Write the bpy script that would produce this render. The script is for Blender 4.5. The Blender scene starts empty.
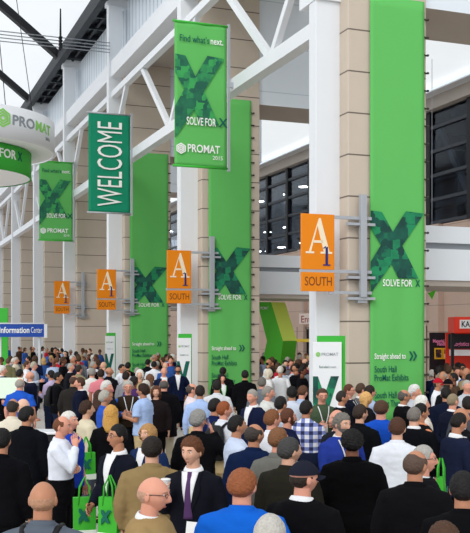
import bpy, bmesh, math, random
from mathutils import Vector, Matrix, noise
from math import sin, cos, pi, exp, radians, sqrt, atan2

SC = bpy.context.scene
COL = SC.collection
R = radians
F = 950.0                 # focal length in pixels of the 470x533 frame
HC = 2.7                  # eye height of the camera
HORIZON = 330.0

# ------------------------------------------------------------------ materials
def srgb(h):
    h = h.lstrip('#')
    c = [int(h[i:i + 2], 16) / 255 for i in (0, 2, 4)]
    return [x / 12.92 if x <= .04045 else ((x + .055) / 1.055) ** 2.4 for x in c] + [1]

_M = {}
def new_mat(name):
    m = bpy.data.materials.new(name)
    m.use_nodes = True
    nt = m.node_tree
    return m, nt, nt.nodes['Principled BSDF']

def plain(name, col, rough=.6, metal=0, vary=.0, scale=8, bump=0, spec=.3):
    key = (name, col, rough, metal, vary, scale, bump)
    if key in _M: return _M[key]
    m, nt, b = new_mat(name)
    c = srgb(col)
    b.inputs['Base Color'].default_value = c
    b.inputs['Roughness'].default_value = rough
    b.inputs['Metallic'].default_value = metal
    b.inputs['Specular IOR Level'].default_value = spec
    if vary or bump:
        tc = nt.nodes.new('ShaderNodeTexCoord')
        no = nt.nodes.new('ShaderNodeTexNoise')
        no.inputs['Scale'].default_value = scale
        no.inputs['Detail'].default_value = 3
        nt.links.new(tc.outputs['Object'], no.inputs['Vector'])
        if vary:
            mx = nt.nodes.new('ShaderNodeMix'); mx.data_type = 'RGBA'
            mx.inputs[6].default_value = [x * (1 - vary) for x in c[:3]] + [1]
            mx.inputs[7].default_value = [min(1, x * (1 + vary)) for x in c[:3]] + [1]
            nt.links.new(no.outputs['Fac'], mx.inputs[0])
            nt.links.new(mx.outputs[2], b.inputs['Base Color'])
        if bump:
            bp = nt.nodes.new('ShaderNodeBump')
            bp.inputs['Strength'].default_value = bump
            bp.inputs['Distance'].default_value = .02
            nt.links.new(no.outputs['Fac'], bp.inputs['Height'])
            nt.links.new(bp.outputs['Normal'], b.inputs['Normal'])
    _M[key] = m
    return m

def fabric(col): return plain('fabric', col, .9, 0, .10, 14, .25, .06)
def hairmat(col): return plain('hair', col, .65, 0, .35, 60, .5, .3)
def skinmat(col): return plain('skin', col, .5, 0, .06, 25, 0, .35)

def plaid_mat():
    if 'plaid' in _M: return _M['plaid']
    m, nt, b = new_mat('plaid_cloth')
    tc = nt.nodes.new('ShaderNodeTexCoord')
    sp = nt.nodes.new('ShaderNodeSeparateXYZ')
    nt.links.new(tc.outputs['Object'], sp.inputs[0])
    outs = []
    for ax in ('X', 'Z'):
        mu = nt.nodes.new('ShaderNodeMath'); mu.operation = 'MULTIPLY'; mu.inputs[1].default_value = 58
        si = nt.nodes.new('ShaderNodeMath'); si.operation = 'SINE'
        gt = nt.nodes.new('ShaderNodeMath'); gt.operation = 'GREATER_THAN'; gt.inputs[1].default_value = .1
        nt.links.new(sp.outputs[ax], mu.inputs[0]); nt.links.new(mu.outputs[0], si.inputs[0]); nt.links.new(si.outputs[0], gt.inputs[0])
        outs.append(gt)
    ad = nt.nodes.new('ShaderNodeMath'); ad.operation = 'ADD'
    nt.links.new(outs[0].outputs[0], ad.inputs[0]); nt.links.new(outs[1].outputs[0], ad.inputs[1])
    hf = nt.nodes.new('ShaderNodeMath'); hf.operation = 'MULTIPLY'; hf.inputs[1].default_value = .5
    nt.links.new(ad.outputs[0], hf.inputs[0])
    cr = nt.nodes.new('ShaderNodeValToRGB'); cr.color_ramp.interpolation = 'CONSTANT'
    e = cr.color_ramp.elements
    e[0].color = srgb('#e8e8f0'); e[1].position = .4; e[1].color = srgb('#7480b8')
    k = e.new(.9); k.color = srgb('#20264e')
    nt.links.new(hf.outputs[0], cr.inputs[0]); nt.links.new(cr.outputs[0], b.inputs['Base Color'])
    b.inputs['Roughness'].default_value = .85
    _M['plaid'] = m
    return m

def graphic_mat(name, a, bcol, c):
    if name in _M: return _M[name]
    m, nt, b = new_mat(name)
    tc = nt.nodes.new('ShaderNodeTexCoord')
    vo = nt.nodes.new('ShaderNodeTexVoronoi'); vo.distance = 'CHEBYCHEV'; vo.inputs['Scale'].default_value = 5
    no = nt.nodes.new('ShaderNodeTexNoise'); no.inputs['Scale'].default_value = 4; no.inputs['Detail'].default_value = 4
    nt.links.new(tc.outputs['Object'], vo.inputs['Vector']); nt.links.new(tc.outputs['Object'], no.inputs['Vector'])
    mx = nt.nodes.new('ShaderNodeMix'); mx.data_type = 'RGBA'; mx.inputs[0].default_value = .5
    nt.links.new(vo.outputs['Color'], mx.inputs[6]); nt.links.new(no.outputs['Color'], mx.inputs[7])
    bw = nt.nodes.new('ShaderNodeRGBToBW'); nt.links.new(mx.outputs[2], bw.inputs[0])
    cr = nt.nodes.new('ShaderNodeValToRGB')
    e = cr.color_ramp.elements
    e[0].position = .36; e[0].color = srgb(a); e[1].position = .64; e[1].color = srgb(c)
    k = e.new(.5); k.color = srgb(bcol)
    nt.links.new(bw.outputs[0], cr.inputs[0]); nt.links.new(cr.outputs[0], b.inputs['Base Color'])
    b.inputs['Roughness'].default_value = .8
    _M[name] = m
    return m

def banded_mat(name, base, joint, pitch, width, axis='Z', vary=.05, rough=.7, second=None):
    """a surface with joints every `pitch` metres along an object axis; second = (axis, pitch, width)"""
    m, nt, b = new_mat(name)
    tc = nt.nodes.new('ShaderNodeTexCoord'); sp = nt.nodes.new('ShaderNodeSeparateXYZ')
    nt.links.new(tc.outputs['Object'], sp.inputs[0])
    def line(ax, pt, wd):
        dv = nt.nodes.new('ShaderNodeMath'); dv.operation = 'DIVIDE'; dv.inputs[1].default_value = pt
        fr = nt.nodes.new('ShaderNodeMath'); fr.operation = 'FRACT'
        lt = nt.nodes.new('ShaderNodeMath'); lt.operation = 'LESS_THAN'; lt.inputs[1].default_value = wd / pt
        nt.links.new(sp.outputs[ax], dv.inputs[0]); nt.links.new(dv.outputs[0], fr.inputs[0]); nt.links.new(fr.outputs[0], lt.inputs[0])
        return lt
    fac = line(axis, pitch, width)
    if second:
        l2 = line(*second)
        mxm = nt.nodes.new('ShaderNodeMath'); mxm.operation = 'MAXIMUM'
        nt.links.new(fac.outputs[0], mxm.inputs[0]); nt.links.new(l2.outputs[0], mxm.inputs[1]); fac = mxm
    no = nt.nodes.new('ShaderNodeTexNoise'); no.inputs['Scale'].default_value = 1.5; no.inputs['Detail'].default_value = 5
    nt.links.new(tc.outputs['Object'], no.inputs['Vector'])
    c = srgb(base)
    mv = nt.nodes.new('ShaderNodeMix'); mv.data_type = 'RGBA'
    mv.inputs[6].default_value = [x * (1 - vary) for x in c[:3]] + [1]
    mv.inputs[7].default_value = [min(1, x * (1 + vary)) for x in c[:3]] + [1]
    nt.links.new(no.outputs['Fac'], mv.inputs[0])
    mx = nt.nodes.new('ShaderNodeMix'); mx.data_type = 'RGBA'
    nt.links.new(fac.outputs[0], mx.inputs[0]); nt.links.new(mv.outputs[2], mx.inputs[6]); mx.inputs[7].default_value = srgb(joint)
    nt.links.new(mx.outputs[2], b.inputs['Base Color'])
    b.inputs['Roughness'].default_value = rough
    return m

# ------------------------------------------------------------------ mesh helpers
def finish(bm, name, mats, smooth=True, wn=False):
    bmesh.ops.recalc_face_normals(bm, faces=bm.faces[:])
    me = bpy.data.meshes.new(name)
    bm.to_mesh(me); bm.free()
    for m in (mats if isinstance(mats, (list, tuple)) else [mats]):
        me.materials.append(m)
    if smooth:
        for p in me.polygons: p.use_smooth = True
    return me

def link(name, me, parent=None, loc=(0, 0, 0), rot=(0, 0, 0), scale=(1, 1, 1)):
    o = bpy.data.objects.new(name, me)
    COL.objects.link(o)
    o.location = loc; o.rotation_euler = rot; o.scale = scale
    if parent is not None: o.parent = parent
    return o

def tag(o, label, cat, group=None):
    o['label'] = label; o['category'] = cat
    if group: o['group'] = group
    return o

def struct(name, me, loc=(0, 0, 0), rot=(0, 0, 0), label=None, cat=None, parent=None):
    o = link(name, me, parent, loc, rot)
    if parent is None:
        o['kind'] = 'structure'
        if label: o['label'] = label
        if cat: o['category'] = cat
    return o

def box(bm, x0, x1, y0, y1, z0, z1, mi=0, bev=0):
    vs = [bm.verts.new(p) for p in ((x0, y0, z0), (x1, y0, z0), (x1, y1, z0), (x0, y1, z0), (x0, y0, z1), (x1, y0, z1), (x1, y1, z1), (x0, y1, z1))]
    fs = [bm.faces.new([vs[i] for i in q]) for q in ((0, 3, 2, 1), (4, 5, 6, 7), (0, 1, 5, 4), (1, 2, 6, 5), (2, 3, 7, 6), (3, 0, 4, 7))]
    for f in fs: f.material_index = mi
    if bev:
        es = list({e for f in fs for e in f.edges})
        r = bmesh.ops.bevel(bm, geom=es, offset=bev, segments=2, affect='EDGES', profile=.5)
        for f in r['faces']: f.material_index = mi
    return vs

def boxmesh(name, mat, *dims, bev=0):
    bm = bmesh.new(); box(bm, *dims, bev=bev)
    return finish(bm, name, mat, smooth=False)

def loft(bm, rings, cap=True, mi=0, closed=True):
    vr = [[bm.verts.new(p) for p in r] for r in rings]
    n = len(vr[0])
    for a, b in zip(vr, vr[1:]):
        for i in range(n if closed else n - 1):
            f = bm.faces.new((a[i], a[(i + 1) % n], b[(i + 1) % n], b[i])); f.material_index = mi
    if cap:
        f = bm.faces.new(vr[0][::-1]); f.material_index = mi
        f = bm.faces.new(vr[-1]); f.material_index = mi
    return vr

def hring(c, rx, ry, n=24, p=2.25):
    out = []
    for i in range(n):
        a = 2 * pi * i / n
        ca, sa = cos(a), sin(a)
        out.append(Vector((c[0] + rx * math.copysign(abs(ca) ** (2 / p), ca), c[1] + ry * math.copysign(abs(sa) ** (2 / p), sa), c[2])))
    return out

def tube_rings(pts, rad, n=12):
    pts = [Vector(p) for p in pts]
    rings = []; prev = None
    for i, p in enumerate(pts):
        if i == 0: t = pts[1] - pts[0]
        elif i == len(pts) - 1: t = pts[-1] - pts[-2]
        else: t = (pts[i + 1] - p).normalized() + (p - pts[i - 1]).normalized()
        t.normalize()
        if prev is None:
            up = Vector((0, 1, 0)) if abs(t.y) < .8 else Vector((1, 0, 0))
        else: up = prev
        a = (up - t * up.dot(t)).normalized(); prev = a
        b = t.cross(a)
        r = rad[i] if isinstance(rad, (list, tuple)) else rad
        rings.append([p + (a * cos(2 * pi * k / n) + b * sin(2 * pi * k / n)) * r for k in range(n)])
    return rings

def tube(bm, pts, rad, n=12, mi=0):
    return loft(bm, tube_rings(pts, rad, n), mi=mi)

def beam(bm, p, q, w, h, mi=0):
    """square bar from p to q"""
    p, q = Vector(p), Vector(q)
    t = (q - p).normalized()
    up = Vector((0, 0, 1)) if abs(t.z) < .95 else Vector((1, 0, 0))
    a = t.cross(up).normalized(); b = a.cross(t)
    rings = [[c + a * sx * w / 2 + b * sy * h / 2 for sx, sy in ((-1, -1), (1, -1), (1, 1), (-1, 1))] for c in (p, q)]
    loft(bm, rings, mi=mi)

def ellipsoid(bm, c, r, seg=14, mi=0, M=None):
    mt = Matrix.Translation(c) @ (M if M else Matrix()) @ Matrix.Diagonal((*r, 1))
    ret = bmesh.ops.create_uvsphere(bm, u_segments=seg, v_segments=max(6, seg * 2 // 3), radius=1, matrix=mt)
    for v in ret['verts']:
        for f in v.link_faces: f.material_index = mi

def poly_prism(bm, pts, y0, y1, mi=0):
    """polygon in x,z pushed from y0 to y1"""
    a = [bm.verts.new((x, y0, z)) for x, z in pts]
    b = [bm.verts.new((x, y1, z)) for x, z in pts]
    n = len(pts)
    f = [bm.faces.new(a), bm.faces.new(b[::-1])]
    for i in range(n): f.append(bm.faces.new((a[i], b[i], b[(i + 1) % n], a[(i + 1) % n])))
    for q in f: q.material_index = mi
    for q in f: q.normal_update()
    bmesh.ops.triangulate(bm, faces=f[:2])

_DG = None
def text_mesh(s, mat, h=None, w=None, depth=.004, bold=0.0, center=False):
    """lettering standing in the x,z plane, read from -y; h = cap height, w = total width"""
    cu = bpy.data.curves.new('lettering', 'FONT')
    cu.body = s; cu.size = 1; cu.offset = bold; cu.resolution_u = 3; cu.extrude = .01
    ob = bpy.data.objects.new('tmp', cu); COL.objects.link(ob)
    bpy.context.view_layer.update()
    me = bpy.data.meshes.new_from_object(ob.evaluated_get(bpy.context.evaluated_depsgraph_get()))
    bpy.data.objects.remove(ob); bpy.data.curves.remove(cu)
    xs = [v.co.x for v in me.vertices]; ys = [v.co.y for v in me.vertices]
    x0, x1, y0, y1 = min(xs), max(xs), min(ys), max(ys)
    sy = (h / .70) if h else None
    sx = w / (x1 - x0) if w else sy
    if sy is None: sy = sx
    for v in me.vertices:
        x, y, z = v.co
        xx = (x - x0) * sx - ((x1 - x0) * sx / 2 if center else 0)
        v.co = (xx, -depth * (z / .01 + 1) / 2, y * sy)
    me.materials.clear(); me.materials.append(mat)
    me.name = 'lettering'
    return me

def remesh(bm, voxel, smooth=3, wrinkle=0.0, seed=0, strength=.5):
    me = bpy.data.meshes.new('tmp'); bm.to_mesh(me); bm.free()
    ob = bpy.data.objects.new('tmp', me); COL.objects.link(ob)
    md = ob.modifiers.new('r', 'REMESH'); md.mode = 'VOXEL'; md.voxel_size = voxel
    sm = ob.modifiers.new('s', 'SMOOTH'); sm.factor = strength; sm.iterations = smooth
    bpy.context.view_layer.update()
    out = bpy.data.meshes.new_from_object(ob.evaluated_get(bpy.context.evaluated_depsgraph_get()))
    bpy.data.objects.remove(ob); bpy.data.meshes.remove(me)
    b2 = bmesh.new(); b2.from_mesh(out); bpy.data.meshes.remove(out)
    if wrinkle:
        b2.normal_update()
        off = Vector((seed * 3.1, seed * 1.7, 0))
        for v in b2.verts:
            p = Vector((v.co.x * 9, v.co.y * 9, v.co.z * 17)) + off
            v.co += v.normal * wrinkle * (noise.noise(p) + .5 * noise.noise(p * 2.3))
    return b2
# ------------------------------------------------------------------ people
TORSO = [(.80, .160, .112, .004), (.90, .170, .125, .008), (1.00, .160, .116, .004), (1.10, .153, .110, -.002), (1.20, .163, .117, -.006),
         (1.30, .176, .123, -.004), (1.38, .168, .112, .004), (1.43, .140, .092, .010), (1.462, .102, .076, .013), (1.49, .074, .066, .014)]
PIVOT = Vector((0, .012, 1.55))
ARMS = {
    'down':   ((.240, .020, 1.130), (.240, -.055, .885), (.02, -.15, -1)),
    'front':  ((.225, .000, 1.130), (.110, -.235, 1.170), (-.45, -.85, .15)),
    'chin':   ((.205, -.165, 1.180), (.075, -.185, 1.425), (-.25, .25, 1)),
    'phone':  ((.285, -.060, 1.230), (.150, -.045, 1.500), (-.30, .10, 1)),
    'hold':   ((.235, .010, 1.130), (.200, -.235, 1.200), (-.15, -1, .15)),
    'pocket': ((.285, .060, 1.140), (.205, -.060, .930), (-.10, -.35, -1)),
    'cup':    ((.235, -.050, 1.140), (.165, -.255, 1.300), (-.20, -.6, .75)),
    'fold':   ((.215, -.030, 1.140), (-.020, -.200, 1.165), (-1, -.05, .05)),
    'low':    ((.240, .000, 1.130), (.160, -.200, .980), (-.25, -.8, -.5)),
}
POSES = {'down': ('down', 'down'), 'front': ('front', 'front'), 'chin': ('down', 'chin'), 'chinL': ('chin', 'fold'), 'phone': ('phone', 'down'),
         'hold': ('hold', 'down'), 'holdR': ('down', 'hold'), 'pocket': ('pocket', 'pocket'), 'fold': ('fold', 'fold'), 'low': ('low', 'low'), 'cup': ('cup', 'down'), 'half': ('pocket', 'front')}
# POSES: (arm on the -x side, arm on the +x side); figures face -y

def arm_pts(kind, s):
    e, w, d = ARMS[kind]
    return (Vector((s * .183, .004, 1.378)), Vector((s * e[0], e[1], e[2])), Vector((s * w[0], w[1], w[2])), Vector((s * d[0], d[1], d[2])).normalized())

def torso_rings(off, z0, z1, flare=0, n=28):
    zs = [z0] + [t[0] for t in TORSO if z0 < t[0] < z1] + [z1]
    out = []
    for z in zs:
        rx, ry, cy = torso_at(z)
        o = off + (flare * max(0, 1.0 - z))
        out.append(hring((0, cy, z), rx + o, ry + o, n, 2.4))
    return out

def torso_at(z):
    z = min(max(z, TORSO[0][0]), TORSO[-1][0])
    for a, b in zip(TORSO, TORSO[1:]):
        if a[0] <= z <= b[0]:
            t = (z - a[0]) / (b[0] - a[0])
            return tuple(a[i] + (b[i] - a[i]) * t for i in (1, 2, 3))

def chest_y(x, z, off):
    rx, ry, cy = torso_at(z)
    if z > 1.38:      # shoulders slope: keep the patch lying on the slope
        rx = max(rx, .12)
    rx += off; ry += off
    q = min(.98, abs(x) / rx)
    return cy - ry * (1 - q ** 2.4) ** (1 / 2.4)

def hand(bm, w, d, s):
    d = d.normalized()
    ref = Vector((s, 0, 0)) if abs(d.x) < .8 else Vector((0, -1, 0))
    nrm = (ref - d * ref.dot(d)).normalized()           # back of the hand
    side = d.cross(nrm) * s                              # towards the thumb
    if side.y > 0 and abs(d.y) < .8: side = -side
    pal = [w - d * .02, w + d * .02, w + d * .055, w + d * .09]
    rings = []
    for p, a, b in zip(pal, (.026, .034, .042, .040), (.020, .015, .014, .011)):
        rings.append([p + side * a * cos(k * pi / 6) + nrm * b * sin(k * pi / 6) for k in range(12)])
    loft(bm, rings)
    for k, L in enumerate((.068, .078, .072, .055)):
        o = side * (.030 - .020 * k)
        a = w + d * .082 + o
        b = a + d * L * .5 - nrm * .010 + o * .12
        c = b + d * L * .40 - nrm * .026
        tube(bm, [a, b, c, c + (c - b) * .12], [.0092, .0085, .0072, .004], 8)
    a = w + d * .03 + side * .032
    b = a + d * .035 + side * .030 - nrm * .008
    c = b + d * .032 + side * .006 - nrm * .012
    tube(bm, [a, b, c, c + (c - b) * .15], [.012, .0105, .0085, .004], 8)

def gs(x, s): return exp(-(x / s) ** 2)
def sst(a, b, x):
    t = min(1, max(0, (x - a) / (b - a))); return t * t * (3 - 2 * t)

HEADC = Vector((0, 0, 1.64))
def skull(n):
    """surface point of the head (relative to HEADC) in direction n; front is -y"""
    x, y, z = 0.0725 * n.x, .0955 * n.y, .113 * n.z
    x *= 1 + .05 * gs(z - .03, .05)
    lo = sst(-.015, -.105, z)
    x *= 1 - .30 * lo
    if y > 0: y *= 1 - .55 * sst(-.02, -.10, z)
    if y < 0:
        fr = sst(0, -.05, y)
        y *= 1 - .10 * sst(.03, .11, z)
        d = 0
        tip = sst(.030, -.026, z) * sst(-.046, -.034, z)
        d -= (.006 + .021 * tip) * gs(x, .0125) * sst(.034, .015, z) * sst(-.048, -.036, z)
        d += .010 * gs(abs(x) - .031, .013) * gs(z - .014, .011)
        d -= .005 * gs(z - .034, .010) * gs(x, .05)
        d -= .006 * gs(x, .022) * (gs(z + .062, .0055) + gs(z + .076, .0065))
        d -= .009 * gs(x, .022) * gs(z + .100, .016)
        d -= .004 * gs(abs(x) - .045, .018) * gs(z + .015, .02)
        y += d * fr
    return Vector((x, y, z))

def dirgrid(nu, nv):
    for j in range(nv + 1):
        th = pi * j / nv
        for i in range(nu):
            ph = 2 * pi * i / nu
            yield j, i, Vector((sin(th) * sin(ph), -sin(th) * cos(ph), cos(th)))

def head_xf(turn, pitch):
    return Matrix.Translation(PIVOT) @ Matrix.Rotation(R(turn), 4, 'Z') @ Matrix.Rotation(R(pitch), 4, 'X') @ Matrix.Translation(-PIVOT)

def add_head(bm, X, nu=56, nv=44):
    V = {}
    for j, i, n in dirgrid(nu, nv):
        if j in (0, nv):
            if (j, 0) not in V: V[j, 0] = bm.verts.new(X @ (HEADC + skull(n)))
            V[j, i] = V[j, 0]
        else: V[j, i] = bm.verts.new(X @ (HEADC + skull(n)))
    for j in range(nv):
        for i in range(nu):
            q = []
            for v in (V[j, i], V[j + 1, i], V[j + 1, (i + 1) % nu], V[j, (i + 1) % nu]):
                if v not in q: q.append(v)
            bm.faces.new(q)
    for s in (-1, 1):
        ellipsoid(bm, (0, 0, 0), (1, 1, 1), 12, M=X @ Matrix.Translation((s * .0735, .012, 1.632)) @ Matrix.Rotation(R(s * 20), 4, 'Z') @ Matrix.Diagonal((.010, .019, .032, 1)))

_BODY = {}
def body_mesh(pose, turn, pitch):
    turn = round(turn / 15) * 15; pitch = round(pitch / 8) * 8
    key = (pose, turn, pitch)
    if key in _BODY: return _BODY[key]
    bm = bmesh.new()
    loft(bm, torso_rings(-.018, .80, 1.475))
    tube(bm, [(0, .018, 1.44), (0, .012, 1.50), (0, .006, 1.56), (0, 0, 1.60)], [.066, .056, .055, .054], 14)
    hands = []
    for s, k in zip((-1, 1), POSES[pose]):
        S, E, W, D = arm_pts(k, s)
        tube(bm, [Vector((s * .075, .006, 1.415)), S, S.lerp(E, .45), E, E.lerp(W, .3), W, W + D * .02], [.040, .050, .046, .039, .041, .027, .024], 12)
        hands.append((W, D, s))
        tube(bm, [(s * .075, .004, .88), (s * .085, 0, .78), (s * .092, -.008, .49), (s * .095, .008, .34), (s * .098, .018, .09), (s * .098, .018, .04)],
             [.088, .082, .055, .055, .038, .036], 12)
        tube(bm, [(s * .098, .040, .045), (s * .102, -.02, .045), (s * .108, -.12, .035), (s * .109, -.17, .03)], [.034, .036, .036, .022], 10)
    bm = remesh(bm, .016, 2)
    for W, D, s in hands: hand(bm, W, D, s)
    add_head(bm, head_xf(turn, pitch))
    me = finish(bm, 'body', skinmat('#d9a98c'))
    _BODY[key] = me
    return me

_G = {}
def garment(kind, pose):
    key = (kind, pose)
    if key in _G: return _G[key]
    bm = bmesh.new()
    off, z0, flare, sl = {'suit': (.032, .79, .10, 1), 'jacket': (.034, .83, .02, 1), 'shirt': (.018, 1.0, .0, 1), 'polo': (.024, .86, .04, .42),
                          'sweater': (.024, .86, .0, 1), 'vest': (.032, .90, 0, 0), 'coat': (.036, .62, .12, 1)}[kind]
    zz = max(z0, .80)
    loft(bm, torso_rings(off, zz, 1.470 if kind in ('suit', 'coat') else 1.478, flare))
    if z0 < .80:
        o = off + flare * .2
        loft(bm, [hring((0, .006, z0), .168 + o, .122 + o, 28, 2.4), hring((0, .004, .84), .164 + o - .006, .118 + o - .006, 28, 2.4)])
    tube(bm, [(0, .018, 1.43), (0, .014, 1.472 if kind in ('suit', 'coat') else 1.500)], [.086 + off * .3, .068 + off * .25], 16)
    for s, k in zip((-1, 1), POSES[pose]):
        S, E, W, D = arm_pts(k, s)
        if sl == 0:
            tube(bm, [Vector((s * .06, .006, 1.415)), Vector((s * .165, .004, 1.385))], [.054 + off * .5, .064 + off * .5], 14); continue
        pts = [Vector((s * .07, .008, 1.418)), S, S.lerp(E, .45)]
        rr = [.050 + off * .5, .056 + off * .6, .052 + off * .75]
        if sl == 1:
            pts += [E, E.lerp(W, .35), E.lerp(W, .97)]; rr += [.043 + off * .75, .043 + off * .7, .031 + off * .62]
        else:
            pts += [S.lerp(E, .72)]; rr += [.054 + off]
        tube(bm, pts, rr, 14)
    bm = remesh(bm, .0145, 3, .005, len(_G))
    me = finish(bm, kind, fabric('#202020'))
    _G[key] = me
    return me

def trousers_mesh(tucked):
    key = 'trousers', tucked
    if key in _G: return _G[key]
    bm = bmesh.new()
    loft(bm, torso_rings(.027 if tucked else .014, .80, 1.06 if tucked else .95))
    for s in (-1, 1):
        tube(bm, [(s * .078, .004, .92), (s * .086, .002, .78), (s * .093, -.006, .50), (s * .097, .008, .30), (s * .100, .012, .055)], [.098, .102, .076, .070, .068], 16)
    bm = remesh(bm, .0145, 2, .006, 5)
    _G[key] = finish(bm, 'trousers', fabric('#202020'))
    return _G[key]

def shoe_mesh(s):
    if ('shoe', s) in _G: return _G['shoe', s]
    bm = bmesh.new()
    rings = []
    for y, w, h in ((.085, .022, .05), (.07, .036, .085), (.03, .040, .10), (-.03, .041, .085), (-.09, .048, .065), (-.15, .048, .052), (-.19, .036, .042), (-.205, .016, .030)):
        c = s * .104 + s * (-y) * .06
        rings.append([Vector((c + w * cos(a), y, max(.002, h * .5 + h * .5 * sin(a) if sin(a) > -.3 else .002))) for a in [2 * pi * k / 14 for k in range(14)]])
    loft(bm, rings)
    _G['shoe', s] = finish(bm, 'shoe', plain('shoe_leather', '#15120f', .35))
    return _G['shoe', s]

def strip(rows, th=.006):
    """thin solid sheet from rows of points, thickened along -y"""
    bm = bmesh.new()
    A = [[bm.verts.new(p) for p in r] for r in rows]
    B = [[bm.verts.new(Vector(p) + Vector((0, th, 0))) for p in r] for r in rows]
    n, m = len(rows), len(rows[0])
    for i in range(n - 1):
        for j in range(m - 1):
            bm.faces.new((A[i][j], A[i][j + 1], A[i + 1][j + 1], A[i + 1][j])); bm.faces.new((B[i][j], B[i + 1][j], B[i + 1][j + 1], B[i][j + 1]))
    for i in range(n - 1):
        for j in (0, m - 1): bm.faces.new((A[i][j], A[i + 1][j], B[i + 1][j], B[i][j]))
    for j in range(m - 1):
        for i in (0, n - 1): bm.faces.new((A[i][j], A[i][j + 1], B[i][j + 1], B[i][j]))
    return bm

GOFF = {'suit': .032, 'jacket': .034, 'shirt': .018, 'polo': .024, 'sweater': .024, 'vest': .032, 'coat': .036}
def chest_piece(what, kind):
    key = (what, kind)
    if key in _G: return _G[key]
    off = GOFF[kind]
    zs = [1.08 + .395 * i / 14 for i in range(15)]
    vw = lambda z: .006 + .066 * (z - 1.08) / .39
    if what == 'shirt_front':
        bm = strip([[Vector((vw(z) * u, chest_y(vw(z) * u, z, off) - .003, z)) for u in [-1 + k / 4 for k in range(9)]] for z in zs], .02)
    elif what == 'tie':
        def tw(z): return .013 + .024 * max(0, (1.44 - z) / .34) if z < 1.435 else .018
        bm = strip([[Vector((tw(z) * u, chest_y(0, z, off) - .010 + .004 * abs(u), z)) for u in (-1, -.5, 0, .5, 1)] for z in zs], .012)
    elif what == 'lapel':
        bm = None
        for s in (-1, 1):
            rows = []
            for z in zs:
                w = .012 + .045 * sst(1.08, 1.33, z) * (1 - .55 * sst(1.33, 1.40, z))
                rows.append([Vector((s * (vw(z) + w * t), chest_y(vw(z) + w * t, z, off) - .007, z)) for t in (0, .33, .66, 1)])
            b2 = strip(rows, .012)
            if bm is None: bm = b2
            else:
                me = bpy.data.meshes.new('x'); b2.to_mesh(me); b2.free(); bm.from_mesh(me); bpy.data.meshes.remove(me)
    elif what == 'lanyard':
        bm = None
        zl = [1.16 + .31 * i / 12 for i in range(13)]
        for s in (-1, 1):
            rows = []
            for z in zl:
                x = .002 + .070 * ((z - 1.16) / .31) ** .8
                rows.append([Vector((s * (x + d), chest_y(x + d, z, off) - .012, z)) for d in (0, .007, .014)])
            b2 = strip(rows, .006)
            if bm is None: bm = b2
            else:
                me = bpy.data.meshes.new('x'); b2.to_mesh(me); b2.free(); bm.from_mesh(me); bpy.data.meshes.remove(me)
    elif what == 'badge':
        y = chest_y(0, 1.11, off) - .016
        bm = bmesh.new(); box(bm, -.045, .045, y - .003, y + .003, 1.05, 1.17, bev=.002)
    elif what == 'collar':
        bm = bmesh.new()
        r0, r1 = .080 + off * .2, .064 + off * .12
        rings = []
        for t, rr in ((0, r0), (.5, (r0 + r1) / 2 + .004), (1, r1), (1, r1 - .008), (.4, r1 - .006)):
            rings.append([Vector((rr * cos(a), .014 + rr * .98 * sin(a) * (1.0), 1.462 + .048 * t + .014 * sin(a))) for a in [2 * pi * k / 24 for k in range(24)]])
        loft(bm, rings, cap=False)
    me = finish(bm, what, fabric('#e8e8e8'))
    _G[key] = me
    return me

# hair: coverage(n) > 0 where hair grows, in direction n from the head centre
def ear_line(n):
    return n.y
def cover_short(n):
    a = atan2(abs(n.x), -n.y)             # 0 front .. pi back
    line = .60 - .05 * a if a < .75 else .56 - .55 * sst(.75, 1.35, a)
    if a > 1.35: line = .01 - .45 * sst(1.55, 1.9, a) - .27 * sst(1.9, 2.6, a)
    return n.z - line
def cover_horseshoe(n):
    a = atan2(abs(n.x), -n.y)
    top = .52 + .30 * sst(1.5, 2.7, a)
    return min(cover_short(n) if a > 1.15 else -1, top - n.z)
def cover_fringe(n):
    a = atan2(abs(n.x), -n.y)
    return min(cover_short(n) if a > 1.35 else -1, .18 - n.z)
def cover_long(n):
    a = atan2(abs(n.x), -n.y)
    line = .55 if a < .55 else .55 - 1.5 * sst(.55, 1.0, a)
    return n.z - line
HAIRS = {'short': (cover_short, .011, .4), 'thick': (cover_short, .020, .9), 'buzz': (cover_short, .006, 0), 'balding': (cover_horseshoe, .008, 0),
         'bald': (cover_fringe, .003, 0), 'long': (cover_long, .022, 0), 'bob': (cover_long, .024, 0), 'curly': (cover_short, .017, 1.5)}
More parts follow.
